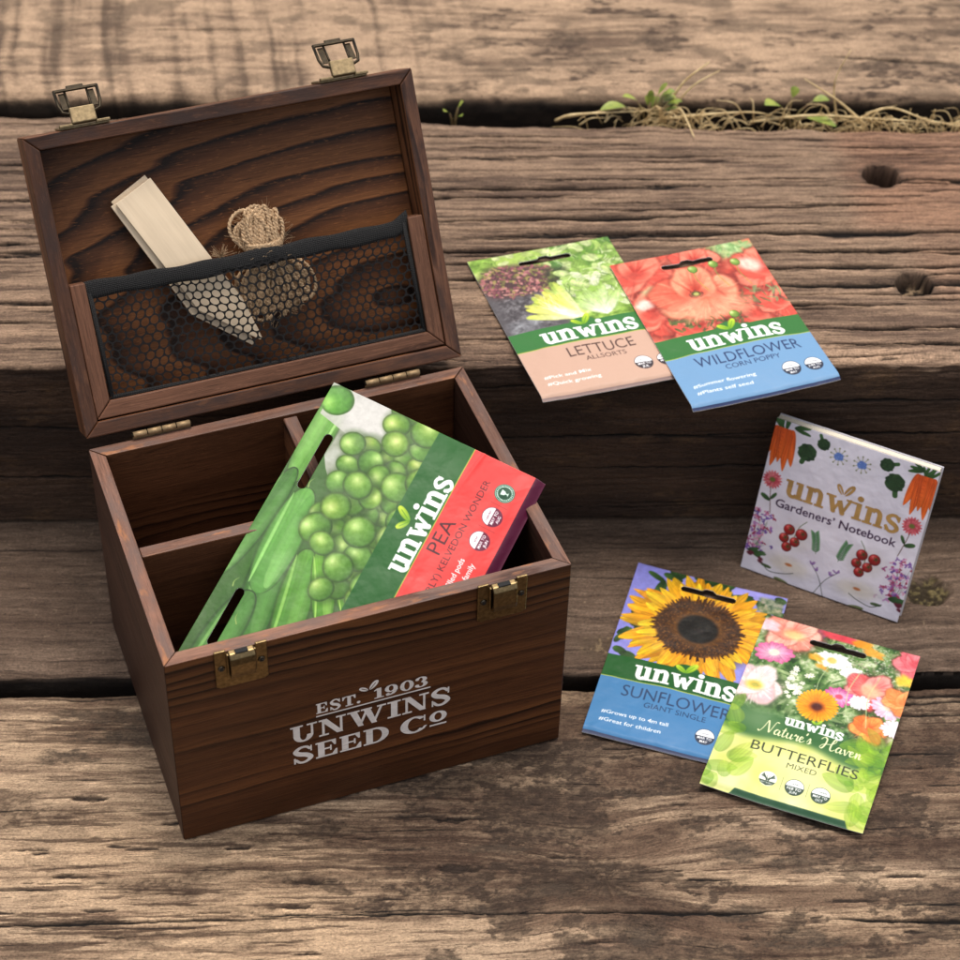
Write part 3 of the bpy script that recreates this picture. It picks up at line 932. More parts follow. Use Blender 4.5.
# catch plates on the front
def catch_plate(xc, zt, parent):
    p = Parts()
    hw = .0138
    # plate with notch at top where the hook rises
    p.prism([(-hw, -.026), (-hw + .002, -.0275), (hw - .002, -.0275), (hw, -.026), (hw, 0), (.0078, 0), (.0074, -.003), (-.0074, -.003), (-.0078, 0), (-hw, 0)], -.0016, -.0002, 1, .0004)
    o = p.build('catch_plate', M_BRASS, parent, (xc, 0, zt))
    hk = Parts()
    # hook: profile in (y,z), extruded along x with a bevel; bulges forward and turns in at the foot
    prof = [(-.0012, -.0005), (-.0042, -.0008), (-.0062, -.0030), (-.0068, -.0070), (-.0066, -.0130), (-.0055, -.0172), (-.0036, -.0195), (-.0016, -.0200), (-.0016, -.0180), (-.0038, -.0160), (-.0048, -.0125), (-.0050, -.0070), (-.0046, -.0040), (-.0034, -.0026), (-.0012, -.0022)]
    hk.prism(prof, -.0066, .0066, 0, .0005)
    hk.box(-.0078, -.0064, -.0030, -.0014, -.018, -.002, .0005)
    hk.box(.0064, .0078, -.0030, -.0014, -.018, -.002, .0005)
    h_ = hk.build('catch_hook', M_BRASS, o)
    sl = Parts().box(-.0034, .0034, -.0046, -.0018, -.0010, -.0001, .0002)  # solid block, coloured black for the shade of the opening
    sl.build('catch_slot', M_BLACK, o)
    for sx_ in (-1, 1):
        sp = Parts()
        sp.cyl((sx_ * .0105, -.0015, -.0125), (sx_ * .0105, -.0023, -.0125), .0021, .0016, 16)
        a = random.uniform(0, 3)
        c_ = sp.build('screw', M_SCREW, o)
        sd_ = Parts()
        for b_ in (a, a + math.pi / 2):
            dx, dz = math.cos(b_) * .0011, math.sin(b_) * .0011
            sd_.cyl((sx_ * .0105 - dx, -.00235, -.0125 - dz), (sx_ * .0105 + dx, -.00235, -.0125 + dz), .0003, seg=6)
        m0 = sd_.bm
        tmp = bpy.data.meshes.new('tmp'); m0.to_mesh(tmp); m0.free()
        bm = bmesh.new(); bm.from_mesh(c_.data); bm.from_mesh(tmp)
        for f in bm.faces[-16:]:
            f.material_index = 1
        bm.to_mesh(c_.data); bm.free(); c_.data.materials.append(M_BLACK)
        bpy.data.meshes.remove(tmp)
    return o


catch_plate(.0392, .1452, box)
catch_plate(.1806, .1452, box)

# sprung bails on the lid's upper edge
def lid_latch(uc):
    p = Parts()
    p.box(-.0138, .0138, .0002, .0016, .002, .024, .0004)          # plate on the edge
    p.box(-.0138, -.0062, .0014, .0030, -.0012, .003, .0004)
    p.box(.0062, .0138, .0014, .0030, -.0012, .003, .0004)
    o = p.build('lid_latch', M_BRONZE, lid, (uc, LV, 0))
    return o


def latch_bail(uc):
    p = Parts()
    Mx = Matrix.Translation((0, .0055, -.0018)) @ Matrix.Rotation(R(46), 4, 'X') @ Matrix.Scale(.86, 4)
    Mk = Matrix.Translation((0, .0030, -.0008)) @ Matrix.Rotation(R(20), 4, 'X')
    p.box(-.0068, .0068, -.0005, .0085, -.0016, .0024, .0006, Mk)   # knuckle
    o = p.build('latch_knuckle', M_BRONZE, lid, (uc, LV, 0))
    b = Parts()
    def path(pts, r):
        b.tube([Mx @ Vector((q[0], q[1], q[2])) for q in pts], r, 8)
    # outer loop
    path([(-.0136, .0240, -.002), (-.0132, .0120, 0), (-.0118, .0065, .0004), (-.0085, .0048, .0004), (-.005, .0048, 0)], .0009)
    path([(.0136, .0240, -.002), (.0132, .0120, 0), (.0118, .0065, .0004), (.0085, .0048, .0004), (.005, .0048, 0)], .0009)
    path([(-.0070, .0235, -.001), (-.0066, .0060, 0)], .0007)
    path([(.0070, .0235, -.001), (.0066, .0060, 0)], .0007)
    b.box(-.0142, .0142, .0225, .0245, -.0028, -.0012, .0004, Mx)
    b.box(-.0055, .0055, .0243, .0268, -.0026, -.0010, .0004, Mx)
    for s_ in (-1, 1):
        b.box(min(s_ * .0076, s_ * .0112), max(s_ * .0076, s_ * .0112), .0085, .0228, -.0002, .0004, 0, Mx)
    b.build('latch_bail', M_BRASS_D, lid, (uc, LV, 0))


for uc in (.0345, .1808):
    lid_latch(uc)
    latch_bail(uc)
# ------------------------------------------------------------------ printing: artwork painted per vertex on fine paper meshes
PX = 10                # samples per mm while painting
STEP = 3               # samples per mesh cell (0.3 mm)


class Art:
    def __init__(s, w, h, bg=(1, 1, 1)):
        s.w, s.h = w, h
        s.nx = int(round(w * PX / STEP)) * STEP
        s.ny = int(round(h * PX / STEP)) * STEP
        s.a = np.empty((s.ny, s.nx, 3), np.float32)
        s.a[:] = bg
        s.clip = None

    def win(s, x0, y0, x1, y1):
        i0 = max(0, int(y0 * PX)); i1 = min(s.ny, int(y1 * PX) + 2)
        j0 = max(0, int(x0 * PX)); j1 = min(s.nx, int(x1 * PX) + 2)
        if i1 <= i0 or j1 <= j0:
            return None
        Y, X = np.meshgrid((np.arange(i0, i1) + .5) / PX, (np.arange(j0, j1) + .5) / PX, indexing='ij')
        return (slice(i0, i1), slice(j0, j1)), X.astype(np.float32), Y.astype(np.float32)

    def put(s, sl, m, c):
        if s.clip is not None:
            m = m * s.clip[sl]
        c = np.asarray(c, np.float32)
        s.a[sl] = s.a[sl] * (1 - m[..., None]) + c * m[..., None]

    def poly(s, pts, c, al=1.):
        pts = np.asarray(pts, np.float32)
        x0, y0 = pts.min(0); x1, y1 = pts.max(0)
        r = s.win(x0, y0, x1, y1)
        if r is None:
            return
        sl, X, Y = r
        ins = np.zeros(X.shape, bool)
        n = len(pts)
        for i in range(n):
            xa, ya = pts[i]; xb, yb = pts[(i + 1) % n]
            if ya == yb:
                continue
            cnd = (Y < ya) != (Y < yb)
            ins ^= cnd & (X < (xb - xa) * (Y - ya) / (yb - ya) + xa)
        s.put(sl, ins.astype(np.float32) * al, c)

    def rect(s, x0, y0, x1, y1, c, al=1.):
        s.poly([(x0, y0), (x1, y0), (x1, y1), (x0, y1)], c, al)

    def ell(s, cx, cy, rx, ry, c, rot=0., al=1., soft=.12, wob=0., seed=1):
        """soft ellipse"""
        rm = max(rx, ry) * (1.15 + soft + wob)
        r = s.win(cx - rm, cy - rm, cx + rm, cy + rm)
        if r is None:
            return
        sl, X, Y = r
        ca, sa = math.cos(rot), math.sin(rot)
        p = ((X - cx) * ca + (Y - cy) * sa) / rx; q = (-(X - cx) * sa + (Y - cy) * ca) / ry
        d = np.hypot(p, q)
        if wob:
            an = np.arctan2(q, p)
            d = d + (vnoise(np.cos(an) * 2.2 + seed * 3.1, np.sin(an) * 2.2 + seed, seed) - .5) * 2 * wob
        s.put(sl, (1 - sstep(1 - soft, 1 + soft, d)) * al, c)

    def ball(s, cx, cy, r, base, hi, dk, lx=-.35, ly=-.45, rot=0, sq=1., al=1.):
        """a photographed round pea/tomato"""
        w_ = s.win(cx - r * 1.1, cy - r * 1.1, cx + r * 1.1, cy + r * 1.1)
        if w_ is None:
            return
        sl, X, Y = w_
        ca, sa = math.cos(rot), math.sin(rot)
        p = ((X - cx) * ca + (Y - cy) * sa) / r; q = (-(X - cx) * sa + (Y - cy) * ca) / (r * sq)
        d = np.hypot(p, q)
        m = 1 - sstep(.94, 1.02, d)
        k = np.clip(1 - np.hypot(p - lx, q - ly) / 1.45, 0, 1)[..., None]
        nz = (fbm(X * .5, Y * .5, int(cx * 7 + cy * 13), 3) - .5)[..., None] * .12
        c = np.asarray(dk) * (1 - k) + np.asarray(base) * k
        k2 = np.clip((k - .55) / .45, 0, 1) ** 1.5
        c = c * (1 - k2) + np.asarray(hi) * k2 + nz
        c = c * (1 - .35 * (sstep(.75, 1., d))[..., None])
        s.put(sl, m * al, c)

    def petal(s, x, y, L, wd_, ang, c0, c1, vein=.10, tip=.5, al=1., seed=0, curve=0., end=.42):
        """petal from (x,y) outward along ang"""
        r = s.win(x - L * 1.1, y - L * 1.1, x + L * 1.1, y + L * 1.1)
        if r is None:
            return
        sl, X, Y = r
        ca, sa = math.cos(ang), math.sin(ang)
        p = ((X - x) * ca + (Y - y) * sa) / L
        q = (-(X - x) * sa + (Y - y) * ca) - curve * L * p * p
        pc = np.clip(p, 1e-4, 1 - 1e-4)
        hw = wd_ * .5 * (pc ** tip) * ((1 - pc) ** end) * (1.75 + 1.6 * max(0, end - .42))
        m = (1 - sstep(.86, 1.06, np.abs(q) / (hw + 1e-5))) * (p > 0) * (p < 1)
        k = pc[..., None]
        c = np.asarray(c0) * (1 - k) + np.asarray(c1) * k
        st = (vnoise(q * 9 / max(wd_, .5) * 2 + seed * 7.7, p * 2, seed) - .5)[..., None] * vein * 2
        edge = (np.abs(q) / (hw + 1e-5))[..., None]
        c = c * (1 + st) * (1 - .18 * edge ** 3)
        s.put(sl, m * al, c)

    def stroke(s, pts, w, c, al=1., taper=False):
        pts = [np.asarray(p, np.float32) for p in pts]
        n = len(pts)
        P = np.array(pts)
        mw = max(w) if hasattr(w, '__len__') else w
        r = s.win(P[:, 0].min() - mw, P[:, 1].min() - mw, P[:, 0].max() + mw, P[:, 1].max() + mw)
        if r is None:
            return
        sl, X, Y = r
        m = np.zeros(X.shape, np.float32)
        for i in range(n - 1):
            a, b = pts[i], pts[i + 1]
            d = b - a; L2 = float(d @ d) + 1e-9
            t = np.clip(((X - a[0]) * d[0] + (Y - a[1]) * d[1]) / L2, 0, 1)
            dist = np.hypot(X - a[0] - t * d[0], Y - a[1] - t * d[1])
            if hasattr(w, '__len__'):
                ww = w[i] + (w[i + 1] - w[i]) * t
            elif taper:
                ww = w * (1 - (i + t) / n)
            else:
                ww = w
            m = np.maximum(m, 1 - sstep(-.05, .05, dist - ww * .5))
        s.put(sl, m * al, c)

    def tex(s, x0, y0, x1, y1, fx, fy, stops, seed=1, octv=4, al=1., soft=0.):
        """noise-coloured area: stops = [(pos, colour)...]"""
        r = s.win(x0, y0, x1, y1)
        if r is None:
            return
        sl, X, Y = r
        f = fbm(X * fx, Y * fy, seed, octv, .6)
        f = np.clip((f - .5) * 1.9 + .5, 0, 1)
        ps = [p for p, _ in stops]
        c = np.stack([np.interp(f, ps, [k[i] for _, k in stops]) for i in range(3)], -1)
        m = np.full(X.shape, al, np.float32)
        if soft:
            m = m * sstep(0, soft, X - x0) * sstep(0, soft, x1 - X) * sstep(0, soft, Y - y0) * sstep(0, soft, y1 - Y)
        s.put(sl, m, c)

    def mottle(s, x0, y0, x1, y1, amp, f=.6, seed=3):
        r = s.win(x0, y0, x1, y1)
        if r is None:
            return
        sl, X, Y = r
        k = 1 + (fbm(X * f, Y * f, seed, 4, .6) - .5) * 2 * amp
        s.a[sl] = s.a[sl] * k[..., None]

    def tris(s, V, F, c, al=1.):
        for f in F:
            (x0, y0), (x1, y1), (x2, y2) = V[f[0]], V[f[1]], V[f[2]]
            dn = (y1 - y2) * (x0 - x2) + (x2 - x1) * (y0 - y2)
            if abs(dn) < 1e-9:
                continue
            r = s.win(min(x0, x1, x2) - .1, min(y0, y1, y2) - .1, max(x0, x1, x2), max(y0, y1, y2))
            if r is None:
                continue
            sl, X, Y = r
            a = ((y1 - y2) * (X - x2) + (x2 - x1) * (Y - y2)) / dn
            b = ((y2 - y0) * (X - x2) + (x0 - x2) * (Y - y2)) / dn
            ins = (a >= -1e-4) & (b >= -1e-4) & (a + b <= 1.0001)
            s.put(sl, ins.astype(np.float32) * al, c)

    def text(s, st, x, y, h, c, width=None, weight=0., align='L', al=1., spacing=1., shear=0.):
        """sans text, baseline at y, cap height h (mm)"""
        V, F, (a, b, cap) = font_tris(st, weight, spacing)
        k = h / cap
        kx = k
        if width:
            kx = width / (b - a)
        ox = {'L': 0, 'C': -(b - a) * kx / 2, 'R': -(b - a) * kx}[align]
        P = [((v[0] - a) * kx + ox + x + shear * v[1] * k, y - v[1] * k) for v in V]
        s.tris(P, F, c, al)

    def vertices(s):
        a = s.a[:s.ny, :s.nx].reshape(s.ny // STEP, STEP, s.nx // STEP, STEP, 3).mean((1, 3))
        return lin(np.clip(a * .965, 0, 1))


_fc = {}
def font_tris(st, weight=0., spacing=1.):
    key = (st, weight, spacing)
    if key in _fc:
        return _fc[key]
    cu = bpy.data.curves.new('t', 'FONT')
    cu.body = st
    cu.offset = weight
    cu.space_character = spacing
    cu.resolution_u = 3
    o = bpy.data.objects.new('t', cu)
    COL.objects.link(o)
    dg = bpy.context.evaluated_depsgraph_get()
    me = o.evaluated_get(dg).to_mesh()
    me.calc_loop_triangles()
    V = [(v.co.x, v.co.y) for v in me.vertices]
    F = [tuple(t_.vertices) for t_ in me.loop_triangles]
    o.evaluated_get(dg).to_mesh_clear()
    bpy.data.objects.remove(o); bpy.data.curves.remove(cu)
    xs = [v[0] for v in V]
    _fc[key] = (V, F, (min(xs), max(xs), .73))
    return _fc[key]


# ---- slab-serif lettering drawn from bars, bowls and strokes. Units: x-height (or cap height) = 1, y up
def arcb(cx, cy, rxo, ryo, rxi, ryi, a0, a1, n=26):
    t = np.linspace(R(a0), R(a1), n)
    o = [(cx + rxo * math.cos(k), cy + ryo * math.sin(k)) for k in t]
    i = [(cx + rxi * math.cos(k), cy + ryi * math.sin(k)) for k in t[::-1]]
    return o + i


def bar(x0, y0, x1, y1):
    return [(x0, y0), (x1, y0), (x1, y1), (x0, y1)]


def thick(pts, ws):
    out = []
    for i in range(len(pts) - 1):
        (xa, ya), (xb, yb) = pts[i], pts[i + 1]
        d = math.hypot(xb - xa, yb - ya) or 1
        nx, ny = -(yb - ya) / d, (xb - xa) / d
        wa, wb = ws[i] / 2, ws[i + 1] / 2
        out.append([(xa + nx * wa, ya + ny * wa), (xb + nx * wb, yb + ny * wb), (xb - nx * wb, yb - ny * wb), (xa - nx * wa, ya - ny * wa)])
        out.append([(xb + wb * math.cos(k), yb + wb * math.sin(k)) for k in np.linspace(0, 2 * math.pi, 12, endpoint=False)])
    return out


def cr_spline(P, n=8):
    P = [np.array(p, float) for p in P]
    Q = [P[0] * 2 - P[1]] + P + [P[-1] * 2 - P[-2]]
    out = []
    for i in range(1, len(Q) - 2):
        for t_ in np.linspace(0, 1, n, endpoint=False):
            a, b, c, d = Q[i - 1], Q[i], Q[i + 1], Q[i + 2]
            out.append(tuple(.5 * (2 * b + (c - a) * t_ + (2 * a - 5 * b + 4 * c - d) * t_ ** 2 + (3 * b - a - 3 * c + d) * t_ ** 3)))
    out.append(tuple(P[-1]))
    return out


def dot(cx, cy, r):
    return [(cx + r * math.cos(k), cy + r * math.sin(k)) for k in np.linspace(0, 2 * math.pi, 18, endpoint=False)]


def s_shape(x0, y0, w, h, fat, thin):
    P = cr_spline([(x0 + w * .86, y0 + h * .76), (x0 + w * .66, y0 + h * .94), (x0 + w * .36, y0 + h * .94), (x0 + w * .14, y0 + h * .76), (x0 + w * .30, y0 + h * .58),
                   (x0 + w * .66, y0 + h * .45), (x0 + w * .86, y0 + h * .25), (x0 + w * .64, y0 + h * .06), (x0 + w * .34, y0 + h * .06), (x0 + w * .12, y0 + h * .26)], 6)
    n = len(P)
    ws = [thin + (fat - thin) * math.exp(-((i / (n - 1) - .5) / .22) ** 2) for i in range(n)]
    return thick(P, ws)


LOW = {
    'u': (1.04, [bar(.10, .30, .36, 1), bar(-.02, .87, .36, 1), arcb(.44, .36, .34, .40, .10, .19, 180, 330), bar(.62, 0, .88, 1), bar(.50, .87, .88, 1), bar(.62, 0, 1.0, .13)]),
    'n': (1.06, [bar(.10, 0, .36, 1), bar(-.02, .87, .36, 1), bar(-.02, 0, .48, .13), arcb(.55, .62, .35, .42, .09, .20, 0, 150), bar(.64, 0, .90, .64), bar(.54, 0, 1.02, .13)]),
    'w': (1.42, thick([(.20, .96), (.46, .10)], [.26, .25]) + thick([(.44, .08), (.68, .74)], [.15, .15]) + thick([(.66, .80), (.92, .10)], [.26, .25]) + thick([(.90, .08), (1.20, .96)], [.15, .15]) + [bar(-.04, .88, .46, 1.0), bar(.98, .88, 1.40, 1.0)]),
    'i': (.54, [bar(.10, 0, .36, 1), bar(-.02, .87, .36, 1), bar(-.02, 0, .48, .13), dot(.22, 1.26, .165)]),
    's': (.80, s_shape(.0, -.02, .76, 1.04, .25, .17) + [bar(.60, .66, .70, .98), bar(.06, .02, .16, .34)]),
}
SV = .10
UP = {
    'E': (.84, [bar(.08, 0, .32, 1), bar(0, .90, .74, 1), bar(0, 0, .78, .10), bar(.3, .46, .56, .55), [(.74, .98), (.74, .64), (.68, .64), (.56, .92)], [(.78, .02), (.78, .36), (.72, .36), (.58, .08)], bar(.52, .34, .58, .67)]),
    'S': (.82, s_shape(.03, -.03, .74, 1.06, .25, .12) + [bar(.66, .64, .72, 1.0), bar(.06, .0, .12, .36)]),
    'T': (.92, [bar(.34, 0, .58, 1), bar(0, .90, .92 - .02, 1), bar(.20, 0, .72, .10), [(0, .98), (0, .62), (.06, .62), (.20, .92)], [(.90, .98), (.90, .62), (.84, .62), (.70, .92)]]),
    '.': (.30, [dot(.12, .11, .125)]),
    '1': (.56, [bar(.18, 0, .42, 1), bar(.04, 0, .56, .10), [(.18, 1), (.02, .84), (.02, .76), (.20, .84)]]),
    '9': (.80, [arcb(.36, .66, .35, .36, .13, .26, 0, 360, 40)] + thick(cr_spline([(.61, .70), (.60, .40), (.44, .12), (.16, .05)], 6), [.22] * 6 + [.20] * 6 + [.14] * 7) + [dot(.17, .14, .11)]),
    '0': (.82, [arcb(.39, .5, .38, .52, .15, .41, 0, 360, 48)]),
    '3': (.74, [arcb(.30, .74, .34, .28, .10, .19, -80, 150, 30), arcb(.30, .27, .38, .30, .13, .20, -150, 85, 30), dot(.10, .80, .11), dot(.09, .19, .12)]),
    'U': (1.00, [bar(.10, .36, .34, 1), bar(0, .90, .46, 1), bar(.74, .36, .83, 1), bar(.60, .90, .97, 1), arcb(.465, .38, .365, .41, .13, .30, 180, 360)]),
    'N': (1.02, [bar(.12, 0, .21, 1), bar(0, 0, .36, .10), [(.04, 1), (.30, 1), (.90, 0), (.66, 0)], bar(0, .90, .30, 1), bar(.78, 0, .87, 1), bar(.64, .90, 1.0, 1)]),
    'W': (1.46, [[(.08, 1), (.34, 1), (.60, .0), (.40, .0)], [(.40, 0), (.50, 0), (.78, .92), (.70, 1)], [(.58, 1), (.84, 1), (1.10, 0), (.90, 0)], [(.92, 0), (1.02, 0), (1.33, 1), (1.23, 1)], bar(0, .90, .46, 1), bar(.50, .90, .92, 1), bar(1.10, .90, 1.44, 1)]),
    'I': (.52, [bar(.13, 0, .37, 1), bar(0, 0, .50, .10), bar(0, .90, .50, 1)]),
    'D': (.98, [bar(.10, 0, .34, 1), bar(0, 0, .45, .10), bar(0, .90, .45, 1), arcb(.42, .5, .51, .50, .26, .40, -90, 90, 36)]),
    'C': (.94, [arcb(.48, .5, .47, .53, .22, .42, 42, 318, 44), bar(.78, .62, .84, 1.0), [(.80, .30), (.90, .30), (.80, .12), (.68, .10)]]),
    'o': (.66, [arcb(.30, .66, .29, .34, .12, .24, 0, 360, 36), bar(.02, .10, .58, .20)]),
    ' ': (.35, []),
}


def slab(art, st, x, y, h, c, width=None, table=LOW, gap=0., slope=0., al=1., bold=0.):
    """st with baseline y (v down), height h, optionally squeezed to width; left edge x"""
    tot = sum(table[ch][0] + gap for ch in st)
    k = h if not width else width / tot
    for ch in st:
        wch, pl = table[ch]
        for p in pl:
            for b_ in ((-bold, 0, bold) if bold else (0,)):
                art.poly([(x + q[0] * k + b_, y - q[1] * h) for q in p], c, al)
        x += (wch + gap) * k


def leaf_pair(art, cx, cy, s, c0, c1, cut=None):
    """the two sprouting leaves above a wordmark"""
    art.petal(cx, cy, 1.05 * s, .52 * s, R(-142), c0, c1, .05, .55)
    art.petal(cx, cy, 1.35 * s, .62 * s, R(-58), c0, c1, .05, .55)
    if cut is not None:
        art.stroke([(cx, cy), (cx - .62 * s, cy - .48 * s)], .05 * s, cut)
        art.stroke([(cx, cy), (cx + .54 * s, cy - .86 * s)], .05 * s, cut)


def badge(art, cx, cy, r, dk, small, l1, l2):
    art.ell(cx, cy, r, r, dk, soft=.03)
    pts = [(cx + r * .93 * math.cos(k), cy - r * .05 - r * .88 * abs(math.sin(k))) for k in np.linspace(0, math.pi, 30)]
    art.poly(pts, (.97, .97, .97))
    if small:
        art.text(small, cx, cy - r * .28, r * .20, dk, align='C', weight=.01)
    art.text(l1, cx, cy + r * .34, r * .30, (1, 1, 1), width=r * 1.45, align='C', weight=.018)
    art.text(l2, cx, cy + r * .76, r * .30, (1, 1, 1), width=r * .78, align='C', weight=.018)


WHITE = (.97, .97, .965)
LEAF0, LEAF1 = (.42, .64, .10), (.78, .86, .20)


def template(art, band, panel, strip, ink, name, nx, sub, sx, tags, badges, bcol, sv=1., ux=18.6, uw=61, ox=0., bandy=(76.2, 93.6), bw=None, nb=106., sb=111.6, bv=121.8):
    """the printed lower half shared by the seed packets; ox = offset of the standard panel, sv = vertical squeeze"""
    q = lambda v: v * sv
    x0 = 0 if bw is None else bw
    art.rect(x0, q(bandy[0]), art.w, q(bandy[1]), band)
    art.rect(x0, q(bandy[1] - .25), art.w, q(bandy[1] + .25), (.66, .72, .25))
    art.rect(x0, q(bandy[1] + .25), art.w, art.h, panel)
    art.rect(x0, q(135.9), art.w, art.h, strip)
    lc = (ox + ux + uw * .475, q(79.0))
    art.ell(lc[0], lc[1] - 1.8, 8.2, 5.0, band, soft=.1)
    slab(art, 'unwins', ox + ux, q(91.2), q(10.2), WHITE, uw, bold=.16)
    leaf_pair(art, lc[0], lc[1], 7.8, LEAF0, LEAF1, (.36, .55, .12))
    art.text(name, ox + nx[0], q(nb), q(9.0), ink, width=nx[1] - nx[0], weight=-.002)
    art.text(sub, ox + sx[0], q(sb), q(4.1), ink, width=sx[1] - sx[0], weight=0.)
    for i, (tg, tw) in enumerate(tags):
        yb_ = q(121.4 + 6 * i)
        art.text('#' + tg, ox + 7.2, yb_, q(2.7), WHITE, width=tw + 2.4, weight=.006)
    for (bx, l1, l2, sm) in badges:
        badge(art, ox + bx, q(bv), 5.7, bcol, sm, l1, l2)


def pill(cx, cy):
    return lambda X, Y: (np.hypot(np.clip(np.abs(X - cx) - 15.2, 0, None), Y - cy) < 2.3)


def slot(art_w, cx, cy, up=-1):
    """hang-hole outline test in mm"""
    def f(X, Y):
        x = np.abs(X - cx)
        a = (x < 17) & (np.abs(Y - cy) < 2.2) & ((x < 14.8) | (np.hypot(x - 14.8, Y - cy) < 2.2))
        b = (x < 7) & (Y - cy < 0) & (Y - cy > -4.4 * np.clip(1.35 - x / 5.2, 0, 1))
        return a | b
    return f


# ------------------------------------------------------------------ the five packet fronts
rnd = random.Random(11)
U = rnd.uniform


def art_lettuce():
    A = Art(94, 138)
    A.tex(0, 0, 94, 80, .09, .12, [(0, (.30, .42, .12)), (.4, (.52, .66, .26)), (.75, (.74, .82, .44)), (1, (.90, .93, .70))], 3)
    # soil
    A.ell(14, 60, 34, 40, (.33, .31, .32), .25, 1, .25, .15)
    A.clip = None
    r = A.win(0, 20, 50, 80)
    A.tex(0, 34, 40, 80, .5, .5, [(0, (.20, .18, .19)), (.5, (.36, .34, .35)), (1, (.56, .55, .56))], 8, al=.75, soft=9)
    A.tex(0, 62, 26, 80, .2, .3, [(0, (.36, .36, .38)), (1, (.72, .74, .76))], 9, al=.6, soft=6)
    # round heads: ruffled leaves as concentric crumpled arcs
    def head(cx, cy, r0, cols, seed, n=150):
        rr = random.Random(seed)
        A.ell(cx, cy, r0, r0 * .95, cols[0], soft=.2, wob=.12, seed=seed)
        for i in range(n):
            a = rr.uniform(0, 6.283); q = r0 * math.sqrt(rr.random())
            px, py = cx + q * math.cos(a), cy + q * math.sin(a) * .95
            L = rr.uniform(.22, .5) * r0
            c = cols[rr.randrange(1, len(cols))]
            A.petal(px, py, L, L * .9, a + rr.uniform(-.9, .9), tuple(k * .80 for k in c), c, .16, .5, .85, i, rr.uniform(-.4, .4))
        for i in range(int(n * .35)):
            a = rr.uniform(0, 6.283); q = r0 * rr.uniform(.3, 1)
            A.stroke(cr_spline([(cx + q * math.cos(a + k) * (1 + .05 * rr.uniform(-1, 1)), cy + q * math.sin(a + k) * .9) for k in (0, .18, .36, .5)], 4), rr.uniform(.25, .6), rr.choice([(.93, .96, .78), (.24, .38, .12), (.40, .55, .18)]), .6)
    head(74, 12, 26, [(.42, .58, .20), (.55, .70, .30), (.70, .82, .42), (.44, .62, .24), (.84, .90, .62), (.36, .55, .24)], 5, 170)
    head(30, 8, 18, [(.62, .72, .34), (.74, .82, .46), (.86, .90, .64), (.58, .72, .30)], 6, 60)
    # purple lollo
    A.ell(23, 27, 26, 17, (.30, .20, .20), .12, .95, .25, .15)
    for i in range(420):
        a = U(0, 6.283); q = math.sqrt(U(0, 1))
        px, py = 23 + 25 * q * math.cos(a), 27 + 16 * q * math.sin(a)
        c = rnd.choice([(.46, .26, .28), (.62, .38, .38), (.30, .18, .20), (.42, .40, .22), (.72, .52, .48), (.52, .30, .34), (.58, .52, .30)])
        A.petal(px, py, U(1.6, 4), U(1.4, 3), U(0, 6.28), c, tuple(k * 1.15 for k in c), .3, .5, .8, i)
    A.tex(38, 20, 60, 48, .3, .3, [(0, (.10, .12, .08)), (.6, (.22, .26, .14)), (1, (.40, .48, .22))], 12, al=.8, soft=6)
    # back romaine
    head(68, 47, 20, [(.56, .70, .30), (.70, .82, .44), (.82, .90, .58), (.60, .74, .34), (.90, .94, .76)], 7, 120)
    for i in range(26):
        A.petal(66 + U(-3, 3), 72 + U(-2, 2), U(16, 30), U(4, 8), R(-90 + U(-55, 48)), (.97, .98, .92), (.66, .80, .40), .2, .6, .5, i)
    # cut halves
    for i in range(34):
        A.petal(48 + U(-4, 4), 72 + U(-4, 2), U(20, 36), U(5, 9), R(-134 + U(-34, 40)), (.98, .97, .84), rnd.choice([(.64, .76, .28), (.78, .84, .34), (.86, .86, .34)]), .2, .6, .7, i)
    A.ell(38, 60, 12, 6.5, (.93, .84, .30), R(42), .65, .6)
    A.ell(42, 66, 9, 4, (.98, .95, .76), R(42), .8, .6)
    for i in range(22):
        A.stroke(cr_spline([(46 + U(-2, 2), 71), (38 + U(-5, 5), 62 + U(-5, 5)), (30 + U(-6, 8), 52 + U(-6, 6))], 5), .35, (.99, .98, .9), .5)
    A.mottle(0, 0, 94, 76, .16, .5)
    template(A, (.20, .44, .20), (.77, .63, .55), (.55, .46, .44), (.30, .20, .18), 'LETTUCE', (29, 71), 'ALLSORTS', (37.5, 63), [('Pick and Mix', 27), ('Quick growing', 31)],
             [(69.5, 'MAR TO', 'JUL', 'SOW'), (84, 'MAY TO', 'NOV', 'HARVEST')], (.22, .18, .20))
    return A


def poppy_flower(A, cx, cy, r, c0, c1, c2, seed, n=5, centre=True):
    rr = random.Random(seed)
    A.ell(cx + r * .12, cy + r * .16, r * 1.12, r * .98, tuple(k * .42 for k in c0), 0, .55, .35, .15, seed)
    for k in range(n):
        a = k * 6.283 / n + rr.uniform(-.4, .4)
        A.ell(cx + r * .45 * math.cos(a), cy + r * .42 * math.sin(a), r * .76, r * .60, tuple(k * .62 for k in c0), a, .6, .10, .12, seed + k)
        A.ell(cx + r * .42 * math.cos(a), cy + r * .38 * math.sin(a), r * .72, r * .56, c1 if k % 2 else c2, a, .95, .12, .12, seed + k)
        for j in range(26):
            b = a + rr.uniform(-.75, .75)
            A.petal(cx + r * .12 * math.cos(b), cy + r * .12 * math.sin(b), r * rr.uniform(.55, 1.08), r * .09, b, c0, rr.choice([c1, c2, tuple(min(1, q * 1.12) for q in c2)]), .2, .6, .35, j)
    A.ell(cx, cy, r * .32, r * .26, c0, 0, .7, .7)
    if centre:
        A.ell(cx, cy, r * .13, r * .11, (.30, .26, .12), soft=.3)
        A.ell(cx, cy, r * .07, r * .06, (.66, .68, .36), soft=.3)
        for j in range(30):
            a = rr.uniform(0, 6.283)
            A.ell(cx + r * .17 * math.cos(a), cy + r * .14 * math.sin(a), .45, .4, (.20, .14, .14), al=.7)


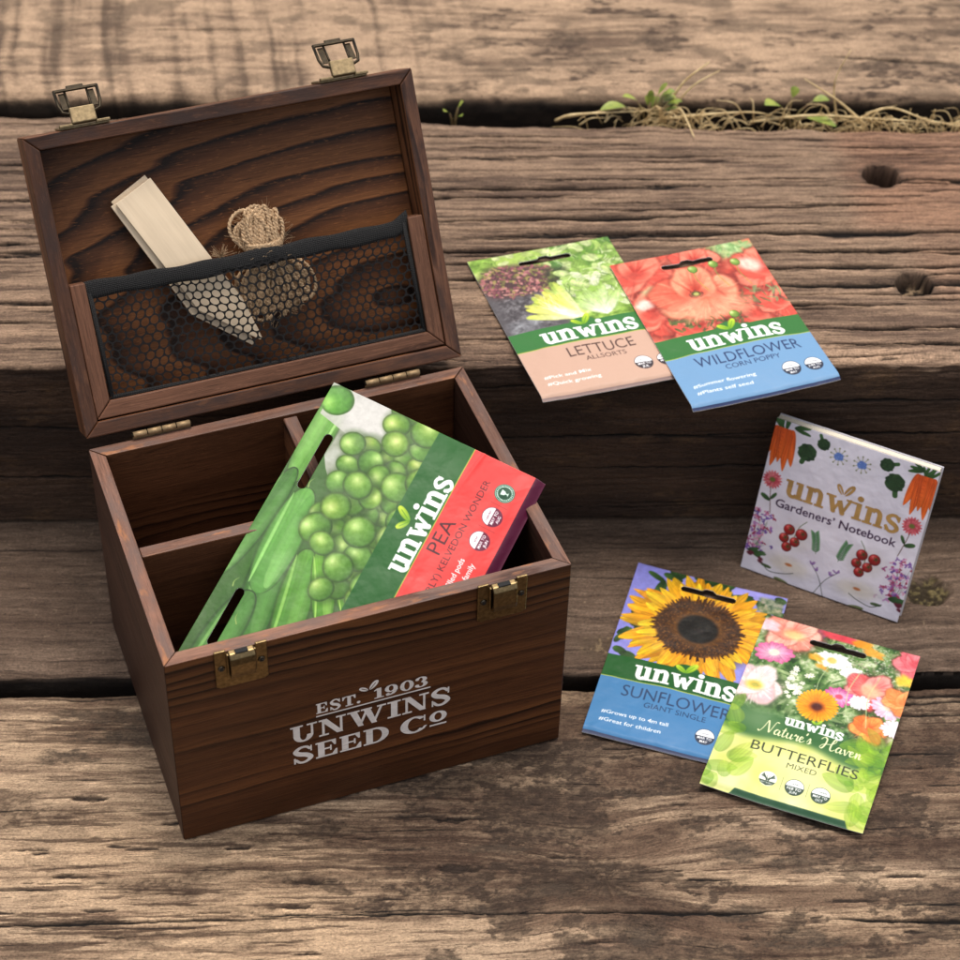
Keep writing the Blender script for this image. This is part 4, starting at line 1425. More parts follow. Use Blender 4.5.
def art_poppy():
    A = Art(94, 138)
    A.tex(0, 0, 94, 80, .08, .09, [(0, (.72, .22, .18)), (.35, (.88, .34, .26)), (.65, (.93, .48, .38)), (1, (.97, .72, .60))], 5)
    A.ell(78, 6, 18, 12, (.62, .74, .48), .3, .9, .4, .2)
    for i in range(26):
        A.petal(U(62, 94), U(0, 16), U(6, 13), U(2, 4), U(0, 6.28), (.40, .58, .30), (.74, .82, .60), .2, .5, .8, i)
    C0, C1, C2 = (.68, .17, .13), (.88, .33, .26), (.95, .52, .42)
    for k, (x, y, r) in enumerate([(12, 14, 22), (92, 30, 20), (8, 52, 20), (30, 72, 18), (70, 70, 17), (52, 12, 15), (88, 62, 14)]):
        poppy_flower(A, x, y, r, C0, C1, C2, 20 + k, centre=False)
    A.ell(84, 24, 8, 6, (.98, .86, .80), .5, .8, .5); A.ell(18, 33, 8, 5, (.82, .84, .62), .3, .9, .4, .2)
    A.ell(8, 42, 6, 5, (.96, .93, .88), 0, .8, .4, .2); A.ell(60, 32, 6, 4, (.97, .90, .86), .3, .7, .5)
    for i in range(60):
        A.petal(U(14, 34), U(54, 70), U(3, 8), U(1.4, 3), U(0, 6.28), (.22, .30, .14), (.44, .52, .26), .3, .5, .8, i)
    for i in range(40):
        A.petal(U(60, 92), U(46, 62), U(4, 9), U(1, 2.4), U(0, 6.28), rnd.choice([(.24, .30, .16), (.38, .10, .16), (.55, .62, .42)]), (.52, .56, .36), .3, .5, .8, i)
    poppy_flower(A, 41, 42, 25, (.70, .18, .12), (.91, .40, .30), (.97, .60, .46), 44)
    A.ell(46, 56, 24, 12, (.97, .62, .48), .1, .75, .35, .15)
    for i in range(50):
        A.petal(46, 46, U(12, 26), 2, R(90 + U(-75, 75)), (.90, .42, .30), (.98, .70, .56), .25, .6, .4, i)
    for (x, y) in ((62, 18), (48, 19), (56, 66), (76, 20)):
        A.stroke(cr_spline([(x, y), (x - 1, y + 10), (x + 2, y + 22)], 5), .6, (.44, .56, .24), .8)
        A.ball(x, y, 3.2, (.62, .74, .34), (.85, .90, .62), (.36, .48, .18), sq=1.2)
    for i in range(40):
        A.petal(U(34, 60), U(68, 78), U(3, 7), 1.6, U(0, 6.28), (.16, .22, .12), (.40, .46, .24), .3, .5, .6, i)
    A.mottle(0, 0, 94, 76, .15, .4)
    template(A, (.19, .43, .19), (.43, .59, .74), (.12, .18, .34), (.13, .20, .36), 'WILDFLOWER', (16, 83), 'CORN POPPY', (32, 67), [('Summer flowering', 37), ('Plants self seed', 33)],
             [(69, 'MAR TO', 'MAY', 'SOW'), (83.4, 'JUN TO', 'AUG', 'FLOWERS')], (.15, .17, .24))
    return A


def art_sunflower():
    A = Art(94, 138)
    A.tex(0, 0, 94, 80, .02, .02, [(0, (.50, .50, .80)), (1, (.60, .58, .86))], 5, 2)
    for i in range(46):
        x, y = rnd.choice([(U(16, 30), U(2, 12)), (U(70, 94), U(2, 20)), (U(-2, 12), U(50, 76)), (U(0, 20), U(44, 60)), (U(40, 56), U(-2, 6))])
        A.petal(x, y, U(7, 14), U(4, 7), U(0, 6.28), (.10, .20, .08), (.24, .38, .16), .3, .5, 1, i)
    A.tex(76, 2, 94, 18, .4, .4, [(0, (.16, .24, .12)), (.6, (.44, .50, .36)), (1, (.66, .62, .52))], 6, al=.9, soft=3)
    cx, cy = 47, 42
    A.ell(cx, cy, 34, 31, (.34, .24, .05), 0, .9, .2, .08)
    for ring_, (L0, n, c0, c1) in enumerate([(49, 24, (.66, .38, .03), (.90, .62, .08)), (46, 23, (.80, .46, .03), (.95, .71, .11)), (41, 20, (.86, .50, .04), (.97, .78, .18))]):
        for k in range(n):
            a = k * 6.283 / n + U(-.12, .12) + ring_ * .1
            L = L0 * U(.86, 1.06) * (.96 + .06 * abs(math.cos(a)))
            A.petal(cx + 12 * math.cos(a), cy + 10 * math.sin(a), L - 12, U(8.5, 11.5), a + U(-.12, .12), c0, tuple(q * U(.90, 1.05) for q in c1), .20, .45, 1, k + ring_ * 40, U(-.14, .14), U(.6, .85))
    # disc
    for i in range(150):
        a = U(0, 6.283)
        A.petal(cx + 20 * math.cos(a), cy + 17.5 * math.sin(a), U(5, 9.5), 1.6, a + U(-.3, .3), (.30, .17, .05), rnd.choice([(.20, .11, .04), (.45, .27, .06), (.28, .15, .05)]), .2, .5, .95, i)
    A.ell(cx, cy, 25.5, 22.5, (.25, .14, .05), 0, 1, .06, .05)
    for i in range(1500):
        a = U(0, 6.283); q = U(.52, 1.0)
        c = rnd.choice([(.34, .20, .07), (.18, .10, .04), (.44, .28, .10), (.12, .07, .03), (.26, .15, .06)])
        A.ell(cx + 25 * q * math.cos(a), cy + 22 * q * math.sin(a), U(.35, .8), U(.3, .6), c, a, .85, .3)
    A.ell(cx, cy, 15.2, 13.6, (.44, .28, .11), 0, .75, .25)
    A.ell(cx, cy, 12.2, 11.0, (.045, .035, .03), 0, 1, .14)
    for i in range(520):
        a = U(0, 6.283); q = math.sqrt(U(0, 1))
        A.ell(cx + 10.8 * q * math.cos(a), cy + 9.6 * q * math.sin(a), U(.25, .55), U(.25, .5), rnd.choice([(.09, .09, .06), (.02, .02, .02), (.05, .05, .04), (.16, .13, .09)]), 0, .8, .3)
    A.ell(cx + 1.5, cy + 1, 2.2, 1.8, (.20, .17, .17), 0, .5, .6)
    A.mottle(0, 0, 94, 76, .10, .4)
    template(A, (.09, .33, .12), (.26, .48, .67), (.24, .27, .38), (.12, .22, .36), 'SUNFLOWER', (15, 79.5), 'GIANT SINGLE', (29.8, 66.4), [('Grows up to 4m tall', 37), ('Great for children', 34)],
             [(68.5, 'MAR TO', 'MAY', 'SOW'), (83, 'JUL TO', 'OCT', 'FLOWERS')], (.16, .20, .28))
    return A


def daisy(A, x, y, r, c0, c1, cc, n=22, sq=.8, w=.22, seed=0):
    rr = random.Random(seed)
    for k in range(n):
        a = k * 6.283 / n + rr.uniform(-.1, .1)
        A.petal(x, y, r * rr.uniform(.85, 1.05) * math.hypot(math.cos(a), sq * math.sin(a)), r * w * 1.5, math.atan2(sq * math.sin(a), math.cos(a)), c0, c1, .14, .6, .95, k)
    A.ell(x, y, r * .24, r * .2, cc, soft=.3)


def art_butterflies():
    A = Art(94, 138)
    A.tex(0, 0, 94, 90, .16, .16, [(0, (.12, .24, .10)), (.4, (.30, .44, .22)), (.7, (.52, .62, .40)), (1, (.80, .84, .68))], 31)
    for i in range(260):
        A.petal(U(0, 94), U(0, 84), U(4, 14), U(.8, 3), U(0, 6.28), rnd.choice([(.16, .30, .12), (.24, .42, .16), (.50, .60, .38), (.72, .76, .58)]), rnd.choice([(.34, .50, .24), (.60, .70, .46), (.20, .36, .14)]), .25, .5, .75, i)
    for i in range(900):
        x, y = (U(50, 92), U(2, 30)) if i < 500 else (U(0, 94), U(0, 84))
        A.ell(x, y, U(.3, .9), U(.3, .8), rnd.choice([(.82, .84, .72), (.42, .52, .30), (.92, .92, .86), (.62, .56, .50)]), 0, .55, .4)
    for i in range(20):
        A.petal(U(22, 40), U(0, 6), U(5, 10), U(3, 5), U(0, 6.28), rnd.choice([(.40, .28, .46), (.66, .26, .30), (.28, .40, .20)]), (.62, .42, .52), .2, .5, .9, i)
    A.ell(46, 2, 12, 4, (.84, .24, .30), .1, .95, .3, .2); A.ell(60, 3, 6, 4, (.90, .56, .14), 0, .95, .3, .2); A.ell(68, 8, 6, 4, (.92, .60, .20), .2, .9, .3, .3)
    poppy_flower(A, 18, 9, 15, (.90, .40, .34), (.93, .55, .48), (.97, .74, .66), 61, centre=False)
    A.ell(20, 11, 6, 4, (.97, .82, .52), 0, .7, .6)
    A.ell(4, 8, 6, 5, (.96, .80, .84), 0, .9, .3, .2)
    daisy(A, 12.5, 28.5, 12.5, (.97, .90, .94), (.84, .36, .58), (.95, .93, .82), 20, .72, .26, 1)
    poppy_flower(A, 9, 56, 14.5, (.97, .93, .84), (.94, .74, .76), (.97, .88, .88), 62, centre=False)
    A.ell(8.5, 57, 5, 3.6, (.90, .74, .26), 0, .9, .5); A.ell(9, 57, 2.6, 1.8, (.68, .66, .30), 0, .9, .4)
    daisy(A, 46, 23, 12, (.96, .97, .95), (.98, .98, .97), (.92, .76, .42), 24, .55, .2, 2)
    daisy(A, 60, 29, 8, (.96, .97, .95), (.98, .98, .97), (.94, .93, .88), 20, .6, .24, 3)
    A.ell(37, 24, 4.5, 3.2, (.93, .62, .14), .3, .9, .4, .3); A.ell(42, 30, 4, 2, (.92, .62, .18), .3, .8, .4, .3)
    poppy_flower(A, 73, 38, 13.5, (.78, .18, .22), (.85, .34, .34), (.93, .62, .58), 63, centre=False)
    A.ell(73, 38, 6, 5, (.97, .76, .58), 0, .8, .6)
    daisy(A, 57, 49, 9.5, (.96, .84, .92), (.80, .28, .56), (.84, .30, .40), 18, .8, .28, 4)
    for i in range(26):
        daisy(A, U(26, 38), U(36, 60), U(1.4, 2.4), (.98, .98, .92), (.96, .95, .88), (.90, .84, .55), 6, .9, .4, i)
    daisy(A, 69, 49, 6.5, (.97, .97, .97), (.96, .94, .96), (.9, .9, .84), 20, .9, .25, 5)
    daisy(A, 85, 46, 10, (.98, .95, .97), (.93, .72, .84), (.96, .93, .84), 22, .9, .24, 6)
    poppy_flower(A, 92, 8, 11, (.80, .22, .28), (.88, .40, .44), (.92, .52, .54), 64, centre=False)
    A.ell(90, 22, 5, 5, (.97, .76, .22), 0, .95, .4, .3)
    poppy_flower(A, 92, 38, 10, (.92, .44, .20), (.95, .52, .26), (.97, .66, .40), 65, centre=False)
    poppy_flower(A, 79, 66, 10, (.88, .34, .14), (.93, .44, .18), (.96, .60, .30), 66, centre=False)
    daisy(A, 92, 60, 8, (.98, .97, .97), (.96, .86, .90), (.95, .92, .84), 18, .9, .25, 7)
    for x in (46, 64, 76):
        A.stroke(cr_spline([(x, 26), (x - 3, 44), (x + 1, 66)], 5), .7, (.70, .78, .56), .7)
    for k in range(30):
        a = k * 6.283 / 30
        A.petal(47, 60, 12.5, 3.4, a, (.90, .46, .06), (.95, .66, .12), .14, .55, 1, k)
    A.ell(47, 61, 4.6, 4, (.62, .30, .06), 0, .9, .3); A.ell(47, 61, 3, 2.7, (.30, .10, .08), 0, .95, .3)
    A.mottle(0, 0, 94, 82, .14, .4)
    # banner: dark green with hazy yellow-green panel and soft leaves
    r = A.win(0, 62, 94, 138)
    sl, X, Y = r
    top = 72 + 12 * ((X - 47) / 47) ** 2 * np.where(X < 47, -.1, .75)
    A.put(sl, sstep(-5, 5, Y - top - 3), (.17, .37, .17))
    A.ell(18, 82, 13, 9, (.50, .60, .44), .2, .6, .9)
    n_ = fbm(X * .06, Y * .06, 71, 3)
    pan = np.stack([.70 + .22 * n_, .74 + .18 * n_, .22 + .5 * n_], -1)
    A.put(sl, sstep(-3, 4, Y - (92 + 3 * np.sin(X * .1) + 4 * (X / 94))), pan)
    A.ell(50, 112, 34, 15, (.93, .92, .66), 0, .6, .9)
    for i in range(60):
        x = rnd.choice([U(-4, 15), U(82, 98), U(80, 98)])
        y = U(76, 138)
        A.petal(x, y, U(9, 20), U(7, 13), R(rnd.choice([U(-120, -10), U(150, 240)])), rnd.choice([(.44, .62, .12), (.60, .76, .18), (.30, .52, .12)]), rnd.choice([(.66, .78, .20), (.78, .84, .32), (.50, .68, .16)]), .16, .5, .42, i, U(-.15, .15), .75)
    slab(A, 'unwins', 32.6, 80.6, 5.6, WHITE, 34.6, bold=.15)
    leaf_pair(A, 50.2, 74.6, 3.6, LEAF0, LEAF1)
    script(A, 19.5, 90.0, 1.0)
    A.text('BUTTERFLIES', 19.6, 104.5, 7.2, (.18, .22, .14), width=62, weight=-.002)
    A.text('MIXED', 42.4, 110.6, 4.0, (.20, .24, .16), width=17, weight=-.006)
    dk = (.17, .26, .20)
    A.ell(35, 121.6, 5, 5, (.95, .96, .90), soft=.04)
    for s_ in (-1, 1):
        for k in range(5):
            A.stroke(cr_spline([(35 + s_ * .4, 123.6 - k * .4), (35 + s_ * (1.5 + .3 * k), 121.4 - .6 * k), (35 + s_ * (3.9 - .25 * k), 120.6 - .55 * k)], 4), .42, dk)
        A.stroke([(35, 122.6), (35 + s_ * .9, 119.6)], .25, dk)
    A.poly([(30.2, 123.2), (39.8, 123.2), (38.5, 125.2), (35, 126.4), (31.5, 125.2)], dk)
    A.text('BUTTERFLY', 35, 125.0, 1.1, WHITE, width=6.6, align='C', weight=.01)
    badge(A, 50.6, 122.6, 5.5, dk, 'SOW', 'FEB TO', 'JUN')
    badge(A, 65.6, 122.9, 5.5, dk, 'FLOWERS', 'MAY TO', 'OCT')
    for x in (43, 58):
        A.rect(x, 117.5, x + .2, 127, dk, .8)
    A.poly([(17, 138), (19.5, 134.2), (82.5, 134.2), (85, 138)], (.17, .32, .22))
    return A


def script(A, x, y, k):
    """hand-lettered 'Nature's Haven' as brush strokes; x advance in mm"""
    G = {
        'N': (9.4, [[(.4, -.6), (1.4, .2), (3, -3), (4.6, -8.6), (5.2, -8.2), (6.2, -3), (6.8, -.2), (8, -4), (9.4, -9), (11, -9.2)]]),
        'a': (4.2, [[(3.1, -3.6), (1.6, -3.9), (.5, -2), (.9, -.2), (2.3, -.8), (3.2, -3.5), (2.9, -1), (3.4, -.1), (4.4, -1.2)]]),
        't': (2.9, [[(1.9, -6.6), (1.1, -2.2), (1.2, -.2), (2.0, -.2), (3.0, -1.4)], [(.2, -4.6), (2.9, -4.9)]]),
        'u': (4.4, [[(.3, -3.0), (.8, -3.7), (.6, -1.2), (1.1, -.1), (2.4, -.8), (3.2, -3.7), (2.9, -1), (3.4, -.1), (4.5, -1.3)]]),
        'r': (3.2, [[(.3, -2.6), (.9, -4.2), (1.3, -3.4), (2.4, -3.5), (2.1, -1), (2.5, -.1), (3.4, -1.2)]]),
        'e': (3.3, [[(.2, -1.6), (1.8, -2.4), (2.2, -3.6), (1.2, -3.8), (.5, -1.8), (1.1, -.1), (2.3, -.4), (3.5, -1.6)]]),
        "'": (1.3, [[(.9, -7.4), (.4, -5.8)]]),
        's': (3.0, [[(.2, -1.2), (1.5, -4.2), (2.0, -2.2), (1.6, -.3), (.5, -.2)], [(1.6, -.3), (3.0, -1.4)]]),
        ' ': (4.2, []),
        'H': (9.6, [[(.4, -6.4), (1.8, -8.4), (3.6, -7.4), (3.2, -3), (1.8, -.1), (.7, -1.0), (2.6, -3.4), (6.4, -4.6), (8.6, -6.8), (8.9, -8.8), (7.8, -8.4), (6.7, -4), (6.7, -.8), (7.8, -.1), (9.4, -1.6)]]),
        'v': (3.7, [[(.3, -2.8), (.9, -3.8), (1.5, -.3), (2.2, -.5), (3.1, -3.6), (4.0, -3.4)]]),
        'n': (4.2, [[(.3, -3), (.8, -3.7), (.8, -.1), (1.8, -3.4), (2.7, -3.5), (2.6, -.8), (3.1, -.1), (4.1, -1.3)]]),
    }
    for ch in "Nature's Haven":
        adv, st = G[ch]
        for P in st:
            sp = cr_spline([(x + p[0] * k, y + p[1] * k) for p in P], 6)
            n = len(sp)
            ws = []
            for i in range(n):
                dy = sp[min(i + 1, n - 1)][1] - sp[max(i - 1, 0)][1]
                ws.append(.40 + (.42 if dy > .05 else 0.))
            ws = np.convolve(ws, np.ones(3) / 3, 'same').tolist()
            A.stroke(sp, ws, (.94, .94, .74))
        x += adv * k


def pod(A, x, y, L, wd_, ang, c0, c1, hi, curve=0.):
    A.petal(x, y, L, wd_ * 1.06, ang, tuple(k * .55 for k in c0), tuple(k * .55 for k in c1), .05, .40, 1, 3, curve)
    A.petal(x, y, L * .99, wd_, ang, c0, c1, .06, .40, 1, 5, curve)
    nx, ny = -math.sin(ang), math.cos(ang)
    A.petal(x + L * .06 * math.cos(ang) + nx * wd_ * .16, y + L * .06 * math.sin(ang) + ny * wd_ * .16, L * .88, wd_ * .42, ang, hi, c0, .05, .4, .55, 7, curve)
    A.petal(x + L * .06 * math.cos(ang) - nx * wd_ * .30, y + L * .06 * math.sin(ang) - ny * wd_ * .30, L * .86, wd_ * .10, ang, tuple(min(1, q * 1.15) for q in hi), hi, .05, .4, .7, 8, curve)


def art_pea(w, h):
    A = Art(w, h, (.80, .82, .76))
    A.tex(0, 0, w, 75, .07, .07, [(0, (.42, .46, .36)), (.5, (.62, .64, .57)), (1, (.76, .77, .73))], 81)
    A.tex(0, 0, 100, 40, .10, .16, [(0, (.10, .22, .08)), (.5, (.24, .44, .14)), (1, (.46, .64, .30))], 82, al=.9, soft=10)
    g0, g1, hi = (.34, .56, .22), (.44, .66, .28), (.62, .80, .46)
    # pods lie across the packet's left and top
    A.poly([(0, 0), (172, 0), (140, 20), (124, 34), (100, 46), (88, 75), (0, 75)], (.20, .36, .13), .9)
    pod(A, 190, 8, 66, 17, R(180), (.44, .66, .30), (.36, .58, .22), (.66, .84, .50), .02)
    pod(A, 60, -3, 74, 14, R(8), (.30, .50, .22), (.24, .44, .16), (.46, .66, .34), -.02)
    pod(A, 30, 30, 72, 21, R(-13), (.26, .48, .18), (.22, .42, .15), (.44, .64, .32), .05)
    pod(A, -6, 14, 66, 20, R(1), (.30, .52, .22), (.26, .46, .18), (.48, .68, .36), .05)
    pod(A, 60, 21, 66, 21, R(-4), (.32, .56, .22), (.40, .64, .28), (.58, .80, .44), .02)
    pod(A, 34, 47, 62, 19, R(-10), (.28, .52, .17), (.36, .58, .20), (.56, .76, .36), -.03)
    pod(A, 58, 61, 44, 13, R(-24), (.30, .54, .14), (.46, .70, .22), (.66, .84, .40), -.08)
    pod(A, 70, 69, 32, 8, R(-34), (.34, .58, .14), (.54, .76, .26), (.74, .88, .46), -.1)
    for (x, y, a) in ((126, 17, 8), (58, 8, 10), (40, 20, -20), (102, 30, 30)):
        A.stroke(cr_spline([(x, y), (x + 3 * math.cos(R(a)), y + 3 * math.sin(R(a)) - 1), (x + 6 * math.cos(R(a)), y + 6 * math.sin(R(a)))], 4), .7, (.56, .66, .34), 1, True)
    A.poly([(168, 2), (188, 2), (188, 48), (170, 46), (160, 32), (164, 16)], (.74, .74, .70), .9)
    A.ell(178, 28, 15, 18, (.80, .79, .77), 0, .8, .4, .1)
    A.ball(179, 7, 9.5, (.40, .66, .22), (.64, .84, .40), (.24, .48, .12))
    rr = random.Random(5)
    peas = []
    tries = 0
    while len(peas) < 95 and tries < 9000:
        tries += 1
        x, y = rr.uniform(76, w + 3), rr.uniform(24, 72)
        if y < 29 and x < 158:
            continue
        if x < 100 and y < 48:
            continue
        if x > 162 and y < 42:
            continue
        r = rr.uniform(7.0, 9.8)
        if all(math.hypot(x - a, y - b) > (r + c) * .52 for a, b, c in peas):
            peas.append((x, y, r))
    peas.sort(key=lambda p: p[2] + rr.uniform(-2, 2))
    for (x, y, r) in peas:
        yel = rr.random()
        base = (.46 + .14 * yel, .66 + .06 * yel, .27)
        A.ell(x + .8, y + 1.0, r * 1.1, r * 1.1, (.16, .28, .10), 0, .5, .3)
        if rr.random() < .4:
            A.ell(x + rr.uniform(-.6, .6) * r, y + r * .9, r * .7, r * .4, (.12, .22, .07), 0, .5, .6)
        A.ball(x, y, r, base, (.76 + .08 * yel, .88, .54), (.24, .43, .13), -.3 + rr.uniform(-.35, .35), -.4 + rr.uniform(-.2, .3), rr.uniform(0, 3), rr.uniform(.84, 1.06))
    A.mottle(0, 0, w, 72, .06, .5)
    sv = h / 138.
    rx = w - 94
    template(A, (.09, .35, .11), (.88, .24, .23), (.34, .05, .19), (.28, .07, .12), 'PEA', (32, 53), '(EARLY) KELVEDON WONDER', (2.0, 83), [],
             [(49.5, 'MAR TO', 'JUN', 'SOW'), (65, 'MAY TO', 'AUG', 'HARVEST')], (.40, .10, .22), sv, 13.0, 61, rx - 3.0, (69.0, 92.2), None, 103.2, 109.4, 119.6)
    q = lambda v: v * sv
    A.rect(0, h - 6.4, w, h, (.30, .04, .17))
    for i, tg in enumerate(('Well filled pods', 'Good for the family')):
        A.text(tg, rx + 33, q(117.4 + 6.4 * i), q(3.4), WHITE, align='R', weight=.012)
    # round award seal
    cx, cy = rx + 77.5, q(119.6)
    A.ell(cx, cy, 5.6, 5.6, (.08, .30, .20), soft=.03); A.ell(cx, cy, 5.2, 5.2, (.80, .90, .84), soft=.03); A.ell(cx, cy, 4.9, 4.9, (.06, .28, .18), soft=.03)
    for k in range(26):
        a = k * 6.283 / 26
        A.rect(cx + 4.1 * math.cos(a) - .3, cy + 4.1 * math.sin(a) - .42, cx + 4.1 * math.cos(a) + .3, cy + 4.1 * math.sin(a) + .42, (.80, .90, .84))
    A.ell(cx, cy, 3.3, 3.3, (.06, .28, .18), soft=.04)
    A.poly([(cx - 1.7, cy - 2.1), (cx + 1.7, cy - 2.1), (cx + 1.1, cy), (cx + .3, cy + .6), (cx + .3, cy + 1.5), (cx + 1.2, cy + 2.1), (cx - 1.2, cy + 2.1), (cx - .3, cy + 1.5), (cx - .3, cy + .6), (cx - 1.1, cy)], (.88, .95, .90))
    for x in (rx + 54.4, rx + 69.6):
        A.rect(x, q(114.5), x + .25, q(125), (.35, .08, .12), .8)
    return A


def art_notebook():
    A = Art(102, 104, (.87, .85, .90))
    A.tex(0, 0, 102, 104, .05, .05, [(0, (.85, .83, .885)), (1, (.90, .88, .93))], 90, 3)
    dgr = (.13, .24, .13)
    def carrots(cx, cy, s=1.):
        for k in range(7):
            A.petal(cx + U(-2, 2), cy - 10, U(7, 11), 2.0, R(-90 + U(-50, 50)), (.16, .30, .14), (.24, .40, .20), .3, .5, 1, k)
        for dx, L, a in ((-3.4, 21, 104), (3.4, 22, 77), (-1.5, 25, 95), (1.9, 26, 85), (0, 21, 90)):
            A.petal(cx + dx * 1.0, cy - 11, L + 2, 5.0, R(a), (.86, .33, .10), (.92, .42, .14), .12, .20, 1, int(L + dx), 0., .70)
            A.stroke([(cx + dx - 2.4 + (dx > 0) * 4.8, cy - 8), (cx + dx * 1.6, cy + L * .45)], .22, (.58, .17, .05), .7)
            for q in range(6):
                yy = cy - 8 + q * 2.6
                A.stroke([(cx + dx - 1.6 + U(-.3, .3), yy), (cx + dx + U(-.6, .8), yy + .3)], .25, (.66, .20, .06), .7)
            A.stroke([(cx + dx * .75 - 2.2, cy - 9), (cx + dx * .9 - 1.6, cy + L * .4)], .25, (.60, .18, .06), .8)
    carrots(6.5, 16); carrots(95, 17)
    for k in range(5):
        A.petal(12, 3, U(7, 11), 2.4, R(-6 + U(-30, 30)), dgr, (.22, .38, .18), .3, .5, 1, k)
        A.petal(93, 3, U(7, 11), 2.4, R(186 + U(-30, 30)), dgr, (.22, .38, .18), .3, .5, 1, k)
    def broc(cx, cy, r, sx_, sy_):
        A.stroke([(cx, cy), (cx + sx_, cy + sy_)], r * .55, (.20, .34, .18))
        for k in range(9):
            a = k * .7
            A.ell(cx + r * .55 * math.cos(a), cy + r * .55 * math.sin(a), r * .52, r * .48, rnd.choice([dgr, (.16, .28, .15), (.11, .21, .12)]), 0, 1, .1, .15, k)
        A.ell(cx, cy, r * .6, r * .6, (.14, .25, .14), 0, 1, .2, .1)
        for k in range(26):
            A.ell(cx + U(-.8, .8) * r, cy + U(-.8, .8) * r, .4, .4, rnd.choice([(.20, .34, .20), (.09, .18, .10)]), 0, .7, .3)
    broc(23, 15.5, 5.6, -2, 7); broc(31.5, 7, 3.8, -3, -5); broc(78, 16, 5.8, 2, 8); broc(71, 6.5, 4.2, 6, -2.5)
    for (cx, cy) in ((42, 11.4), (56.6, 11.8)):
        for k in range(10):
            a = k * .628 + .2
            A.stroke([(cx + 2 * math.cos(a), cy + 2 * math.sin(a)), (cx + 5.4 * math.cos(a), cy + 5.4 * math.sin(a))], .5, (.62, .62, .48), .8)
            A.ell(cx + 5.2 * math.cos(a), cy + 5.2 * math.sin(a), .55, .55, (.44, .46, .32), 0, .8)
        A.ell(cx, cy, 2.9, 2.8, (.36, .48, .76), 0, 1, .15, .15)
        for k in range(8):
            A.ell(cx + U(-2, 2), cy + U(-2, 2), .35, .35, (.50, .60, .86), 0, .8)
    def zinnia(cx, cy, flip):
        for ring_ in (6.2, 5.0, 3.6):
            for k in range(18):
                a = k * .349 + ring_
                A.petal(cx, cy, ring_, 1.7, a, (.70, .22, .28), rnd.choice([(.84, .42, .46), (.78, .30, .36), (.90, .54, .56)]), .15, .6, 1, k)
        A.ell(cx, cy, 1.8, 1.5, (.42, .42, .20), 0, 1, .3)
        A.stroke(cr_spline([(cx, cy + 5), (cx + flip * 1, cy + 11), (cx + flip * 3.4, cy + 22)], 5), .5, (.40, .28, .26))
        A.petal(cx + flip * 1.5, cy + 14, 7, 3.4, R(205 if flip > 0 else -20), dgr, (.26, .42, .22), .2, .5)
        A.petal(cx + flip * 1.5, cy + 13, 6, 2.4, R(-60 if flip > 0 else 240), dgr, (.26, .42, .22), .2, .5)
    zinnia(6.5, 40, 1); zinnia(94.5, 39.5, -1)
    def tomatoes(cx, cy, s_):
        A.stroke(cr_spline([(cx + s_ * 6, cy - 14), (cx + s_ * 2, cy - 8), (cx, cy + 4)], 5), .45, (.34, .42, .26))
        for dx, dy, r in ((-3.4, -5.2, 3.7), (4.6, -4.6, 3.9), (-5.4, 1.2, 3.3), (1.6, 1.8, 3.3), (-2.6, 6.6, 3.3)):
            A.ball(cx + dx, cy + dy, r, (.76, .12, .14), (.93, .50, .48), (.46, .05, .07))
            for k in range(5):
                A.petal(cx + dx + .8, cy + dy - .6, 2.0, .7, k * 1.256, (.16, .26, .12), (.24, .36, .18), .1, .5)
    A.ell(29, 73, 10, 9, (.80, .78, .76), 0, .5, .6); A.ell(74, 73, 10, 9, (.80, .78, .76), 0, .5, .6)
    tomatoes(27.5, 73.5, 1); tomatoes(74, 73.5, -1)
    def rosemary(x, y, s_):
        P = cr_spline([(x, y), (x + s_ * 2, y + 6), (x + s_ * 3.4, y + 13)], 6)
        A.stroke(P, .35, (.34, .46, .32))
        for i, p in enumerate(P[:-1]):
            for sg in (-1, 1):
                A.petal(p[0], p[1], 3.4, 1.0, R(-90 + s_ * -15 + sg * 52), (.22, .42, .26), (.42, .60, .42), .1, .5, 1, i)
    rosemary(40, 65, 1); rosemary(61, 65, -1)
    def wild(cx, cy):
        for k in range(26):
            A.stroke([(cx + U(-2, 2), cy + 12), (cx + U(-6, 6), cy + U(-12, 8))], .25, (.34, .40, .28), .5)
        for k in range(95):
            c = rnd.choice([(.46, .30, .62), (.60, .28, .48), (.82, .56, .68), (.36, .26, .56), (.56, .16, .28), (.70, .46, .70)])
            x, y = cx + rnd.gauss(0, 4.2), cy + U(-16, 14)
            for j in range(3):
                A.petal(x, y, U(1.2, 2.3), 1.1, U(0, 6.28), c, tuple(min(1, q * 1.15) for q in c), .1, .5, .9, k)
        for k in range(6):
            A.petal(cx + U(-4, 2), cy + 13, U(6, 9), 2.8, R(U(-40, 30)), dgr, (.24, .40, .22), .2, .5)
        for k in range(4):
            A.ell(cx + U(-2, 9), cy + U(13, 19), 1.9, 1.0, (.36, .10, .18), .3, 1, .3)
    wild(5.5, 78); wild(95.5, 78)
    for s_, bx in ((1, 0), (-1, 102)):
        dcx = bx + s_ * 29
        A.ell(dcx, 92, 13, 6, (.80, .77, .74), s_ * .1, .8, .6)
        for k in range(26):
            a = k * .2417
            A.stroke([(dcx, 92), (dcx + 12 * math.cos(a), 92 + 5.4 * math.sin(a))], .35, (.84, .80, .76), .8)
        A.ell(dcx, 91.4, 2.3, 1.0, (.72, .44, .26), 0, 1, .3)
        A.stroke(cr_spline([(bx + s_ * 12, 96), (bx + s_ * 18, 100), (bx + s_ * 27, 98.5), (bx + s_ * 33, 96)], 6), .5, (.24, .26, .22))
        A.petal(bx + s_ * 12, 97, 7, 2.4, R(5 if s_ > 0 else 175), (.20, .28, .18), (.34, .42, .26), .1, .5)
